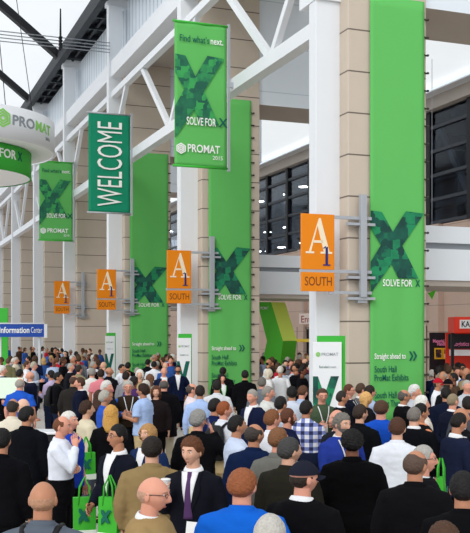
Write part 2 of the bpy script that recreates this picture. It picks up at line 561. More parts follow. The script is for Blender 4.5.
def hair_mesh(style):
    if style in _G: return _G[style]
    bm = bmesh.new()
    if style == 'cap':
        nu, nv = 40, 30; V = {}
        for j, i, n in dirgrid(nu, nv):
            if n.z < .12 - .18 * n.y * 0: continue
            if j == 0 and i > 0: V[j, i] = V[0, 0]; continue
            p = skull(n); p += Vector((n.x, n.y, n.z)) * .012
            p.z += .006
            V[j, i] = bm.verts.new(HEADC + p)
        for j in range(nv):
            for i in range(nu):
                ks = ((j, i), (j + 1, i), (j + 1, (i + 1) % nu), (j, (i + 1) % nu))
                if all(k in V for k in ks):
                    q = []
                    for k in ks:
                        if V[k] not in q: q.append(V[k])
                    bm.faces.new(q)
        rows = []
        for t in (0, .35, .7, 1):
            rows.append([HEADC + Vector((.072 * sin(a), -.085 * cos(a) - .075 * t * cos(a * .9), .022 - .018 * t - .018 * (sin(a)) ** 2)) for a in [-1.2 + 2.4 * k / 12 for k in range(13)]])
        top = [[bm.verts.new(p) for p in r] for r in rows]; bot = [[bm.verts.new(p - Vector((0, 0, .006))) for p in r] for r in rows]
        for g, fl in ((top, 0), (bot, 1)):
            for a in range(3):
                for b in range(12): bm.faces.new((g[a][b], g[a][b + 1], g[a + 1][b + 1], g[a + 1][b]))
        for b in range(12): bm.faces.new((top[3][b], top[3][b + 1], bot[3][b + 1], bot[3][b]))
        ellipsoid(bm, HEADC + Vector((0, .004, .132)), (.008, .008, .005), 8)
    else:
        fn, th, rough = HAIRS[style]
        nu, nv = 72, 54; V = {}; C = {}
        for j, i, n in dirgrid(nu, nv):
            c = fn(n); C[j, i] = c
            if c < -.12: continue
            if j == 0 and i > 0:
                if (0, 0) in V: V[j, i] = V[0, 0]
                continue
            p = skull(n)
            e = th * (.35 + .65 * sst(.0, .5, c)) * sst(-.03, .08, c) - .006 * sst(.02, -.06, c)
            nn = noise.noise(n * (5 if not rough else 9)) * .3 + noise.noise(n * 17) * .18
            e *= 1 + nn * (1 + rough)
            if style in ('short', 'thick', 'curly') and n.z > .3: e += th * .45 * sst(.3, .9, n.z)
            p += Vector((n.x, n.y, n.z * .9)) * e
            V[j, i] = bm.verts.new(HEADC + p)
        for j in range(nv):
            for i in range(nu):
                ks = ((j, i), (j + 1, i), (j + 1, (i + 1) % nu), (j, (i + 1) % nu))
                if all(k in V for k in ks) and max(C[k] for k in ks) > -.05:
                    q = []
                    for k in ks:
                        if V[k] not in q: q.append(V[k])
                    if len(q) > 2: bm.faces.new(q)
        if style in ('long', 'bob'):
            zb = 1.40 if style == 'long' else 1.50
            rings = []
            for t in (0, .2, .4, .6, .8, 1):
                z = 1.66 + (zb - 1.66) * t
                rx = .088 + .016 * sin(pi * min(1, t * 1.1)); ring = []
                ry = .080 - .012 * t
                for k in range(25):
                    a = .04 + (pi - .08) * k / 24
                    w = 1 + .05 * noise.noise(Vector((a * 5, t * 3, 1)))
                    ring.append(HEADC * 0 + Vector((rx * cos(a) * w, .025 + ry * sin(a) * w + (.05 * t if style == 'long' else .0), z)))
                for k in range(24, -1, -1):
                    a = .04 + (pi - .08) * k / 24
                    ring.append(Vector(((rx - .022) * cos(a), .025 + (ry - .02) * sin(a) + (.04 * t if style == 'long' else 0), z)))
                rings.append(ring)
            loft(bm, rings)
    for v in bm.verts: v.co -= PIVOT
    bmesh.ops.delete(bm, geom=[v for v in bm.verts if not v.link_faces], context='VERTS')
    me = finish(bm, 'hair', hairmat('#302010'))
    _G[style] = me
    return me

def face_bits(what):
    if what in _G: return _G[what]
    bm = bmesh.new()
    if what in ('eyeL', 'eyeR'):
        s = -1 if what == 'eyeL' else 1
        c = HEADC + Vector((s * .031, -.073, .014))
        ellipsoid(bm, c, (.0115, .0105, .0095), 12)
        ellipsoid(bm, c + Vector((0, -.0065, 0)), (.0058, .0052, .0058), 10, mi=1)
        mats = [plain('eye_white', '#e6e0da', .3), plain('iris', '#2a1c14', .2)]
    elif what == 'eyebrows':
        for s in (-1, 1):
            tube(bm, [HEADC + Vector((s * x, y, z)) for x, y, z in ((.014, -.0915, .034), (.030, -.0875, .040), (.046, -.0775, .034))], [.003, .0045, .0025], 6)
        mats = hairmat('#302010')
    elif what == 'mouth':
        ellipsoid(bm, HEADC + Vector((0, -.0835, -.069)), (.021, .008, .0035), 12)
        mats = plain('lips', '#9a5a50', .5)
    elif what == 'beard':
        nu, nv = 60, 48; V = {}
        for j, i, n in dirgrid(nu, nv):
            p = skull(n); a = atan2(abs(n.x), -n.y)
            m = min(-.035 - p.z, 1.55 - a) if not (abs(p.x) < .02 and -.074 < p.z < -.060) else -.1
            if a > 1.0 and p.z < .02: m = max(m, min(.02 - p.z, 1.5 - a))
            if m < -.004: continue
            V[j, i] = bm.verts.new(HEADC + p + n * .004)
        for j in range(nv):
            for i in range(nu):
                ks = ((j, i), (j + 1, i), (j + 1, (i + 1) % nu), (j, (i + 1) % nu))
                if all(k in V for k in ks): bm.faces.new([V[k] for k in ks])
        mats = hairmat('#302010')
    elif what == 'glasses':
        for s in (-1, 1):
            c = HEADC + Vector((s * .032, -.098, .012))
            pts = [c + Vector((.020 * cos(a), .004 * abs(cos(a)), .014 * sin(a))) for a in [2 * pi * k / 16 for k in range(17)]]
            tube(bm, pts, .0022, 6)
            tube(bm, [HEADC + Vector((s * .052, -.094, .016)), HEADC + Vector((s * .078, -.03, .016)), HEADC + Vector((s * .081, .02, .008))], .0022, 6)
        tube(bm, [HEADC + Vector((-.012, -.100, .014)), HEADC + Vector((.012, -.100, .014))], .0022, 6)
        mats = plain('spectacle_frame', '#18161a', .3)
    for v in bm.verts: v.co -= PIVOT
    _G[what] = finish(bm, what, mats)
    return _G[what]

def setmat(o, *mats):
    for s, m in zip(o.material_slots, mats):
        s.link = 'OBJECT'; s.material = m

SKIN = {'fair': '#d8a58a', 'pink': '#d99880', 'tan': '#b98062', 'brown': '#7a4a34', 'dark': '#4a2c20', 'pale': '#e2b59c'}
TOP_NAME = {'suit': 'jacket', 'jacket': 'jacket', 'shirt': 'shirt', 'polo': 'polo_shirt', 'sweater': 'sweater', 'vest': 'waistcoat', 'coat': 'coat'}

def place(px, py, h):
    d = F * (HC - h) / (py - HORIZON)
    return (px - 235) / F * d, d

PEOPLE = []
def P(px, py, rot, pose, hair, hc, top, tc, leg, label, skin='fair', turn=0, pitch=0, h=1.75, w=1.0, shirt='#e6e6e8', tie=None, x=(), cat='person'):
    PEOPLE.append(dict(px=px, py=py, rot=rot, pose=pose, hair=hair, hc=hc, top=top, tc=tc, leg=leg, label=label, skin=skin, turn=turn, pitch=pitch, h=h, w=w, shirt=shirt, tie=tie, x=x, far=False))

def solve():
    """keep people from standing in each other: slide them along their own line of sight (a taller or shorter person) or a little sideways"""
    for p in PEOPLE: p['x_'] = p['px']; p['h0'] = p['h']
    BL = [(Vector(c), r) for c, r in BLOCKERS]
    for it in range(500):
        pos = [Vector(place(p['x_'], p['py'], p['h'])) for p in PEOPLE]
        moved = False
        for i in range(len(PEOPLE)):
            a = PEOPLE[i]
            for j in range(i + 1, len(PEOPLE)):
                dv = pos[j] - pos[i]
                L = dv.length
                need = .56 if not (a['far'] and PEOPLE[j]['far']) else .55
                if L >= need: continue
                moved = True
                g = (need - L) / 2 + .01
                b = PEOPLE[j]
                near, farr = (a, b) if pos[i].y < pos[j].y else (b, a)
                for q, sg in ((near, -1), (farr, 1)):
                    d = F * (HC - q['h']) / (q['py'] - HORIZON) + sg * g
                    hh = HC - d * (q['py'] - HORIZON) / F
                    c = min(1.91, max(1.56, hh))
                    if abs(c - hh) > 1e-4 or it > 40:
                        sx = 1 if q['x_'] > (farr if q is near else near)['x_'] else -1
                        q['x_'] += sx * min(1.2, .15 * g * F / d)
                    q['h'] = c
        for p in PEOPLE:
            v = Vector(place(p['x_'], p['py'], p['h']))
            for c, r in BL:
                if (v - c).length < r:
                    moved = True
                    p['x_'] += .8 if v.x > c.x else -.8
        if not moved: break
    print('solve iterations', it)

def mk_person(p):
    X, Y = place(p['x_'], p['py'], p['h'])
    k = (p['h']) / 1.765
    turn, pitch = round(p['turn'] / 15) * 15, round(p['pitch'] / 8) * 8
    rnd = random.Random(p['label'])
    w = p['w'] * rnd.uniform(1.0, 1.07)
    b = link('person', body_mesh(p['pose'], p['turn'], p['pitch']), None, (X, Y, 0), (0, 0, R(p['rot'])), (k * w * 1.04, k * w, k))
    setmat(b, skinmat(SKIN[p['skin']]))
    tag(b, p['label'], 'person', 'visitors crowding the concourse')
    top, near = p['top'], Y < 13
    tm = plaid_mat() if p['tc'] == 'plaid' else fabric(p['tc'])
    if top in ('vest',):
        o = link('shirt', garment('shirt', p['pose']), b); setmat(o, fabric(p['shirt']))
    g = link(TOP_NAME[top], garment(top, p['pose']), b); setmat(g, tm)
    facing = abs((p['rot'] + 180) % 360 - 180) < 125
    if top in ('suit', 'coat') and facing:
        o = link('shirt_front', chest_piece('shirt_front', top), g); setmat(o, fabric(p['shirt']))
        o = link('lapels', chest_piece('lapel', top), g); setmat(o, tm)
        if p['tie']:
            o = link('necktie', chest_piece('tie', top), g); setmat(o, fabric(p['tie']))
    if top != 'sweater' or 'collar' in p['x']:
        cc = p['shirt'] if top in ('suit', 'coat', 'jacket', 'sweater', 'vest') and (facing or 'collar' in p['label']) else p['tc']
        o = link('collar', chest_piece('collar', top), g); setmat(o, plaid_mat() if cc == 'plaid' else fabric(cc))
    t = link('trousers', trousers_mesh(top == 'shirt'), b); setmat(t, fabric(p['leg']))
    if Y < 26:
        for s in (-1, 1): link('shoe', shoe_mesh(s), b)
    xf = dict(loc=PIVOT, rot=(R(pitch), 0, R(turn)))
    # rotation order: turn about z after pitch about x
    o = link('cap' if p['hair'] == 'cap' else 'hair', hair_mesh(p['hair']), b, **xf); setmat(o, fabric(p['hc']) if p['hair'] == 'cap' else hairmat(p['hc']))
    if p['hair'] == 'cap':
        o = link('hair', hair_mesh('bald'), b, **xf); setmat(o, hairmat('#2a2018'))
    if near and facing:
        for q in ('eyeL', 'eyeR'): link('eye', face_bits(q), b, **xf)
        o = link('eyebrows', face_bits('eyebrows'), b, **xf); setmat(o, hairmat(p['hc'] if p['hair'] != 'cap' else '#2a2018'))
        link('mouth', face_bits('mouth'), b, **xf)
    if 'glasses' in p['x']: link('glasses', face_bits('glasses'), b, **xf)
    if 'beard' in p['x']:
        o = link('beard', face_bits('beard'), b, **xf); setmat(o, hairmat(p['hc']))
    for e in p['x']:
        if e.startswith('lanyard'):
            o = link('lanyard', chest_piece('lanyard', top), g); setmat(o, fabric(e.split(':')[1]))
            bd = link('badge', chest_piece('badge', top), o); setmat(bd, plain('card', '#e9e9ea', .4))
    p['obj'] = b
    return b

# distant figures: one mesh each, body, hair, top and trousers as material zones
def far_mesh(pose, hair, low):
    key = ('far', pose, hair)
    if key in _G: return _G[key]
    bm = bmesh.new()
    loft(bm, torso_rings(.026, .82, 1.465, n=14), mi=2)
    tube(bm, [(0, .012, 1.45), (0, .004, 1.58)], [.058, .054], 8, mi=0)
    for s, k in zip((-1, 1), POSES[pose]):
        S, E, W, D = arm_pts(k, s)
        tube(bm, [Vector((s * .07, .006, 1.412)), S, S.lerp(E, .5), E, W], [.060, .070, .058, .050, .038], 8, mi=2)
        ellipsoid(bm, W + D * .06, (.035, .035, .045), 8, mi=0)
        tube(bm, [(s * .078, .004, .90), (s * .093, -.006, .50), (s * .10, .012, .05)], [.098, .075, .062], 8, mi=3)
        ellipsoid(bm, (s * .105, -.06, .035), (.045, .13, .038), 8, mi=4)
    n0 = len(bm.faces)
    add_head(bm, Matrix(), 20, 16)
    bm.faces.ensure_lookup_table()
    for f in bm.faces[n0:]: f.material_index = 0
    hm = hair_mesh(hair)
    base = len(bm.verts)
    vs = [bm.verts.new(v.co + PIVOT) for v in hm.vertices]
    for p in hm.polygons:
        f = bm.faces.new([vs[i] for i in p.vertices]); f.material_index = 1
    _G[key] = finish(bm, 'person', [skinmat(SKIN['fair']), hairmat('#302010'), fabric('#202020'), fabric('#202028'), plain('shoe_leather', '#15120f', .35)])
    return _G[key]

def mk_far(p):
    X, Y = place(p['x_'], p['py'], p['h'])
    k = p['h'] / 1.765
    o = link('person', far_mesh(p['pose'], p['hair'], True), None, (X, Y, 0), (0, 0, R(p['rot'])), (k, k, k))
    setmat(o, skinmat(SKIN[p['skin']]), hairmat(p['hc']), fabric(p['tc']), fabric(p['leg']))
    tag(o, p['label'], 'person', 'visitors crowding the concourse')
    return o
PANEL = 4.0
# ------------------------------------------------------------------ the hall
TH = atan2(.3545, .935)                      # the arcade runs away to the left; the hall axes are turned by this
U = Vector((-.3545, .935, 0)); V_ = Vector((.935, .3545, 0))
CORNER = Vector((2.593, 21.8, 0))            # front left corner of the nearest stone pier
BAY = U * (9.75 / .935)
ROT = (0, 0, TH)
def corner(k): return CORNER + BAY * k
NB = 8
S_END = 90.0                                 # how far the hall runs on past the nearest pier

stone = banded_mat('pier_stone', '#c6b8a8', '#6d6258', .96, .035, 'Z', .06, .75)
white = plain('painted_steel', '#e2e5e9', .5, 0, .02, 2)
offwhite = plain('painted_board', '#dfe6ec', .7, 0, .03, 1)
dark = plain('black_steel', '#14161a', .6)
greysteel = plain('grey_steel', '#aeb2b8', .4, .3)
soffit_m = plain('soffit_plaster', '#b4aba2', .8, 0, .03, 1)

GREEN, GREEN2 = '#48b54a', '#3fae49'
green_cloth = plain('banner_green', '#62bb60', .8, 0, .03, 1.2, .05)
green_card = plain('sign_green', '#3fb43c', .6)
dkgreen = graphic_mat('city_green', '#083f3a', '#0c5c4a', '#158a58')
dkgreen2 = graphic_mat('city_green_pale', '#155c48', '#1f7550', '#37a354')
dktext = plain('ink_dark_green', '#0b6152', .7)
whiteink = plain('ink_white', '#f4f6f2', .7)
greyink = plain('ink_grey', '#8d949a', .7)
palegreen = plain('ink_light_green', '#8fd06a', .7)
orange = plain('sign_orange', '#ea8606', .55)
cream = plain('ink_cream', '#f6e6c8', .6)
navyink = plain('ink_navy', '#2a2a72', .6)
brownink = plain('ink_brown', '#7a4418', .6)

def hall():
    # floor
    fl = banded_mat('hall_floor', '#cfc8c0', '#a39c94', 1.2, .02, 'X', .05, .35, ('Y', 1.2, .02))
    bm = bmesh.new(); box(bm, -45, 45, -12, 130, -.2, 0)
    struct('floor', finish(bm, 'floor', fl, False))
    # piers and their white columns
    for k in range(NB):
        c = corner(k)
        bm = bmesh.new(); box(bm, 0, 2.08, 0, 1.8, 0, 14.3, bev=.03)
        pr = struct('pillar', finish(bm, 'pillar', stone, False), c, ROT)
        top = 10.35 if k == 0 else 16.9
        bm = bmesh.new(); box(bm, -.61, .01, .42, .80, 0, top, bev=.012)
        if k == 0: box(bm, -.63, .4, .35, 1.3, top, top + .5)
        else: box(bm, -.66, 1.3, .5, .95, top, top + .42)
        struct('column', finish(bm, 'column', white, False), c, ROT)
    # lattice girders between the columns
    bm = bmesh.new()
    L = BAY.length
    y0, y1 = .75, L * (NB - 1) + .75
    beam(bm, (-.35, y0 - .2, 9.78), (-.35, y1, 9.78), .34, .36)
    beam(bm, (-.35, y0 + L * .5, 13.0), (-.35, y1, 13.0), .26, .26)
    g = struct('beam', finish(bm, 'girder', white, False), corner(0), ROT)
    n = 0
    yb = 3.64
    while yb < y1:
        for a, b in ((yb, yb - 3.1), (yb, yb + 3.75)):
            bm = bmesh.new(); beam(bm, (-.35, a, 9.85), (-.35, b, 13.0), .17, .20)
            link('brace', finish(bm, 'brace', white, False), g)
        yb += 9.22
    # cornice, strip windows above it and the dark eave
    bm = bmesh.new(); box(bm, -.5, .2, 5.2, S_END, 13.75, 14.45); box(bm, .2, 4.0, 5.2, S_END, 14.3, 14.5, 1)
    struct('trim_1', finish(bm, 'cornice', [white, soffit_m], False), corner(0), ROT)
    cl = banded_mat('strip_window', '#e6eef5', '#b9c9d6', .55, .16, 'Y', .05, .3)
    bm = bmesh.new(); box(bm, .25, .45, 2, S_END, 14.45, 17.2)
    struct('wall_upper', finish(bm, 'wall_upper', cl, False), corner(0), ROT)
    bm = bmesh.new(); box(bm, -.95, -.62, 2, S_END, 17.1, 17.75); box(bm, -.7, 1.5, 2, S_END, 17.45, 17.7)
    for i in range(46): box(bm, -.8, 1.3, 3 + i * 1.75, 3.18 + i * 1.75, 17.2, 17.5)
    for x in (-.2, .5): box(bm, x, x + .12, 2, S_END, 17.25, 17.45)
    struct('beam', finish(bm, 'eave', plain('eave_steel', '#22262c', .55), False), corner(0), ROT)
    # vaulted fabric roof and its ribs
    def arc(t): return 17.4 + 8.6 * sin(min(1, t / 17) * pi / 2) ** 1.0 * (1 - .0) if t > 0 else 17.4
    ts = [0, .8, 1.6, 2.5, 3.5, 5, 6.5, 8, 10, 12, 14, 17, 20, 22, 24, 26, 28, 29.5, 31, 32, 33, 34]
    zf = lambda t: arc(t) if t <= 17 else arc(34 - t)
    m, nt, b = new_mat('roof_fabric')
    nt.nodes.remove(b)
    out = nt.nodes['Material Output']
    df = nt.nodes.new('ShaderNodeBsdfDiffuse'); tr = nt.nodes.new('ShaderNodeBsdfTranslucent'); mx = nt.nodes.new('ShaderNodeMixShader')
    tcn = nt.nodes.new('ShaderNodeTexCoord'); wv = nt.nodes.new('ShaderNodeTexNoise'); wv.inputs['Scale'].default_value = .5
    cr = nt.nodes.new('ShaderNodeValToRGB'); cr.color_ramp.elements[0].color = (.95, .95, .96, 1); cr.color_ramp.elements[1].color = (.98, .98, .98, 1)
    nt.links.new(tcn.outputs['Object'], wv.inputs[0]); nt.links.new(wv.outputs[0], cr.inputs[0])
    nt.links.new(cr.outputs[0], df.inputs[0]); nt.links.new(cr.outputs[0], tr.inputs[0])
    mx.inputs[0].default_value = .93
    nt.links.new(df.outputs[0], mx.inputs[1]); nt.links.new(tr.outputs[0], mx.inputs[2]); nt.links.new(mx.outputs[0], out.inputs[0])
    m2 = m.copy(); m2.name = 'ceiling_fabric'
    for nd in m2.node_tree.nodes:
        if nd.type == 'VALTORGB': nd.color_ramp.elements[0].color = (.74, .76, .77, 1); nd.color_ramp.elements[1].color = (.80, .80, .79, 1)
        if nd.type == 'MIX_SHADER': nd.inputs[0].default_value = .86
    bm = bmesh.new()
    rows = [[bm.verts.new((-.8 - t, y, zf(t) + .35)) for t in ts] for y in (6, 20, 34, 48, 62, 76, S_END)]
    for a, b_ in zip(rows, rows[1:]):
        for i in range(len(ts) - 1): bm.faces.new((a[i], a[i + 1], b_[i + 1], b_[i]))
    struct('ceiling', finish(bm, 'roof', m, True), corner(0), ROT)
    for k in range(1, NB):
        bm = bmesh.new()
        pts = [(-.7 - t, L * k + .8, zf(t) + .1) for t in ts]
        loft(bm, [[Vector(p) + Vector((0, dy, dz)) for dy, dz in ((-.24, -.3), (.24, -.3), (.24, .2), (-.24, .2))] for p in pts])
        struct('beam', finish(bm, 'roof_rib', dark, False), corner(0), ROT)
    # cable tray slung across the hall, with its hanger
    bm = bmesh.new()
    for i in range(4): tube(bm, [(-.6, .2, 14.75 + .14 * i), (-24, .2, 14.75 + .14 * i)], .022, 6)
    t = link('cable_run', finish(bm, 'cable_run', plain('cable_grey', '#9a9ea4', .5)), None, corner(2), ROT)
    tag(t, 'four thin parallel cables slung across the hall below the white roof', 'cable')
    bm = bmesh.new(); tube(bm, [(-2.75, .2, 14.6), (-2.75, .2, 15.0), (-2.75, .2, 16.4)], [.03, .05, .03], 8)
    for i in range(4): box(bm, -2.82, -2.68, .1, .3, 14.70 + .14 * i, 14.78 + .14 * i)
    link('hanger_rod', finish(bm, 'hanger_rod', dark, False), t)
    # cross walls and bridges between the arcade and the outer wall
    panel = banded_mat('panel_wall', '#e2eaf1', '#c3ced8', 1.55, .03, 'Z', .02, .6)
    for k in range(NB):
        c = corner(k)
        bm = bmesh.new(); box(bm, 2.0, 6.5, .15, 2.3, 10.4, 14.64)
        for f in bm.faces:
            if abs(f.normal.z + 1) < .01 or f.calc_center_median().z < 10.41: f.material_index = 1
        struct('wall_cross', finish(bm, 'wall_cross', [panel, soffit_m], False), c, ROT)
        bm = bmesh.new()
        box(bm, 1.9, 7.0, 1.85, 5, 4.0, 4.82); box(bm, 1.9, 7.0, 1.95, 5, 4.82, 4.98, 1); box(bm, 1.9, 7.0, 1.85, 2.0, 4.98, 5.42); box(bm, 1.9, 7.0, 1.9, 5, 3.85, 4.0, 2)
        struct('beam', finish(bm, 'footbridge', [plain('bridge_white', '#e3eaf0', .6), plain('bridge_groove', '#8e959b', .6), soffit_m], False), c, ROT)
    # outer wall: stone below, glazing above, pale ceiling
    XW = 15.85
    bm = bmesh.new(); box(bm, XW, XW + .4, -18, S_END, 0, 7.9)
    for i in range(20):
        y = -16 + i * 5.2; box(bm, XW - .28, XW + .1, y, y + .9, 0, 7.9)
    struct('wall_outer', finish(bm, 'wall_outer', banded_mat('outer_stone', '#d5b9a8', '#a88f82', 1.3, .03, 'Z', .05, .8), False), corner(0), ROT)
    bm = bmesh.new(); bm.faces.new([bm.verts.new(q) for q in ((1.9, -18, 14.65), (XW + .1, -18, 14.65), (XW + .1, S_END, 14.65), (1.9, S_END, 14.65))])
    struct('ceiling_side', finish(bm, 'ceiling_side', m2, False), corner(0), ROT)
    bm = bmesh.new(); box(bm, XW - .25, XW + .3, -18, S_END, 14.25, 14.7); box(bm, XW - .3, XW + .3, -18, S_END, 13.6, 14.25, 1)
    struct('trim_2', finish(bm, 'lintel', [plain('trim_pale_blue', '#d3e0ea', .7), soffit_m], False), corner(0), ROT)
    # the dark hall behind the glazing
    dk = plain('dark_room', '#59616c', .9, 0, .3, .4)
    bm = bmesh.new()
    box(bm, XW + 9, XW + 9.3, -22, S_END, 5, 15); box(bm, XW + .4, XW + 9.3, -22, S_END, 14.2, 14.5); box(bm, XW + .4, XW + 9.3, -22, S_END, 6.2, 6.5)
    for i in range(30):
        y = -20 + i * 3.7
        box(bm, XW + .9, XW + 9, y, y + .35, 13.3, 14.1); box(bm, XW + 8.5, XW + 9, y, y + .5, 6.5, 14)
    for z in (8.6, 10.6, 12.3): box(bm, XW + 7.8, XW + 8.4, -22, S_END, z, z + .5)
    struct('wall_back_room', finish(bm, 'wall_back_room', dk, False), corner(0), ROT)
    gm, nt, b = new_mat('dark_glass')
    nt.nodes.remove(b)
    out = nt.nodes['Material Output']
    gl = nt.nodes.new('ShaderNodeBsdfGlossy'); gl.inputs['Roughness'].default_value = .05; gl.inputs[0].default_value = (.75, .8, .85, 1)
    tp = nt.nodes.new('ShaderNodeBsdfTransparent'); tp.inputs[0].default_value = (.62, .66, .72, 1)
    lw = nt.nodes.new('ShaderNodeLayerWeight'); lw.inputs[0].default_value = .5
    fr = nt.nodes.new('ShaderNodeMath'); fr.operation = 'POWER'; fr.inputs[1].default_value = 4
    nt.links.new(lw.outputs['Facing'], fr.inputs[0])
    mx = nt.nodes.new('ShaderNodeMixShader')
    nt.links.new(fr.outputs[0], mx.inputs[0]); nt.links.new(tp.outputs[0], mx.inputs[1]); nt.links.new(gl.outputs[0], mx.inputs[2]); nt.links.new(mx.outputs[0], out.inputs[0])
    bm = bmesh.new(); box(bm, XW + .1, XW + .12, -18, S_END, 7.9, 13.6)
    wnd = struct('window_1', finish(bm, 'glass', gm, False), corner(0), ROT)
    fm = plain('mullion', '#3a3f47', .5)
    for z in (7.95, 9.1, 10.3, 11.5, 12.7): link('transom', boxmesh('transom', fm, XW - .02, XW + .12, -18, S_END, z, z + .16), wnd)
    for i in range(30):
        y = -17 + i * 3.5; link('mullion', boxmesh('mullion', plain('mullion_dark', '#15171b', .5), XW - .06, XW + .14, y, y + .34, 7.9, 13.6), wnd)
    bm = bmesh.new()
    for i in range(14):
        y = -16 + i * 7
        beam(bm, (XW + 1.2, y, 7.9), (XW + 1.2, y + 3.4, 13.0), .2, .3); beam(bm, (XW + 1.2, y + 6.8, 7.9), (XW + 1.2, y + 3.4, 13.0), .2, .3)
    struct('beam', finish(bm, 'bracing', plain('brace_grey', '#6c727a', .5), False), corner(0), ROT)
    # ceiling lamps in the dark hall
    lm, nt, b = new_mat('lamp_lens')
    b.inputs['Emission Color'].default_value = (1, .97, .9, 1); b.inputs['Emission Strength'].default_value = 30
    can = plain('lamp_can', '#33363c', .5)
    for i in range(11):
        for j, (xx, zz) in enumerate(((2.6, 12.9), (5.6, 11.1), (4.0, 9.2))):
            y = 34 + i * 4.1 + j * 1.5
            bm = bmesh.new(); tube(bm, [(0, 0, .03), (0, 0, .3)], [.34, .22], 16)
            t = link('ceiling_lamp', finish(bm, 'ceiling_lamp', can), None, corner(0) + V_ * (XW + xx) + U * y + Vector((0, 0, zz)), ROT)
            tag(t, 'round lit lamp hanging in the dark room behind the glazing', 'lamp', 'lamps behind the dark glazing')
            bm = bmesh.new(); tube(bm, [(0, 0, 0), (0, 0, .03)], .32, 16); link('lens', finish(bm, 'lens', lm), t)
            link('suspension_rod', boxmesh('rod', can, -.02, .02, -.02, .02, .3, 14.2 - zz), t)
    # lit ceiling panels and cove of the side hall
    pm, nt, b = new_mat('panel_light'); b.inputs['Emission Color'].default_value = (1, .98, .95, 1); b.inputs['Emission Strength'].default_value = PANEL
    t = link('cove_lamp', boxmesh('cove_lamp', white, XW - .9, XW - .3, -18, S_END, 14.2, 14.26), None, corner(0), ROT)
    tag(t, 'long cove lamp shelf above the dark glazing washing the white ceiling', 'cove light')
    link('lit_strip', boxmesh('lit_strip', pm, XW - .75, XW - .45, -17.8, S_END - .2, 14.26, 14.29), t)
    # doorways at the foot of the outer wall
    dm = plain('doorway_dark', '#241c1a', .8)
    for n, y in enumerate((-9.5, 6, 14.5, 22, 33)):
        bm = bmesh.new(); box(bm, XW - .06, XW + .05, y, y + 4.2, 0, 2.75)
        d = struct('door_%d' % (n + 1), finish(bm, 'door', dm, False), corner(0), ROT)
        bm = bmesh.new(); box(bm, XW - .14, XW - .02, y - .15, y, 0, 2.9); box(bm, XW - .14, XW - .02, y + 4.2, y + 4.35, 0, 2.9); box(bm, XW - .14, XW - .02, y - .15, y + 4.35, 2.75, 2.9)
        link('door_frame', finish(bm, 'door_frame', plain('door_frame', '#9a8578', .6), False), d)

XPOLY = [(368, 211), (379, 212), (389.7, 231.5), (402.8, 210), (421, 211.5), (399, 245), (415.4, 278), (395.3, 278), (388.4, 264), (368, 293.4), (368, 262), (378, 245), (368, 229)]
def cloth_panel(w, z0, z1, mat, nx=14, nz=40, amp=.012, name='cloth'):
    """gently rippled cloth, lower left corner at x=0"""
    bm = bmesh.new()
    A = []; B = []
    for j in range(nz + 1):
        z = z0 + (z1 - z0) * j / nz
        ra, rb = [], []
        for i in range(nx + 1):
            x = w * i / nx
            y = amp * sin(i / nx * 13 + .5 * sin(z * .8)) * (.5 + .5 * sin(z * .45 + 1))
            ra.append(bm.verts.new((x, y - .006, z))); rb.append(bm.verts.new((x, y + .006, z)))
        A.append(ra); B.append(rb)
    for j in range(nz):
        for i in range(nx):
            bm.faces.new((A[j][i], A[j][i + 1], A[j + 1][i + 1], A[j + 1][i])); bm.faces.new((B[j][i], B[j + 1][i], B[j + 1][i + 1], B[j][i + 1]))
    for j in range(nz):
        for i in (0, nx): bm.faces.new((A[j][i], A[j + 1][i], B[j + 1][i], B[j][i]))
    for i in range(nx):
        for j in (0, nz): bm.faces.new((A[j][i], A[j][i + 1], B[j][i + 1], B[j][i]))
    return finish(bm, name, mat)

def txt(parent, s, x, z, mat, h=None, w=None, y=-.03, bold=0, center=False, rot=0):
    return link('lettering', text_mesh(s, mat, h, w, .004, bold, center), parent, (x, y, z), (0, R(rot), 0))

def xmark(parent, x0, zc, w, s, mat, y=-.03):
    bm = bmesh.new(); poly_prism(bm, [(x0 + (px - 368) / 54 * w, zc + (245 - py) * s) for px, py in XPOLY], y - .004, y)
    return link('x_graphic', finish(bm, 'x_graphic', mat, False), parent)

def hexlogo(parent, x, z, r, mat, y=-.03):
    bm = bmesh.new()
    for i in range(3):
        a0 = R(90 + 120 * i); a1 = R(90 + 120 * i + 60); a2 = R(90 + 120 * i + 120)
        for t0, t1 in ((.15, .38), (.46, .68), (.76, 1)):
            q = [(x + r * t * cos(a), z + r * t * sin(a)) for t, a in ((t0, a0), (t1, a0), (t1, a1), (t0, a1))]
            poly_prism(bm, q, y - .004, y)
            q = [(x + r * t * cos(a), z + r * t * sin(a)) for t, a in ((t0, a1), (t1, a1), (t1, a2), (t0, a2))]
            poly_prism(bm, q, y - .004, y)
    return link('emblem', finish(bm, 'emblem', mat, False), parent)

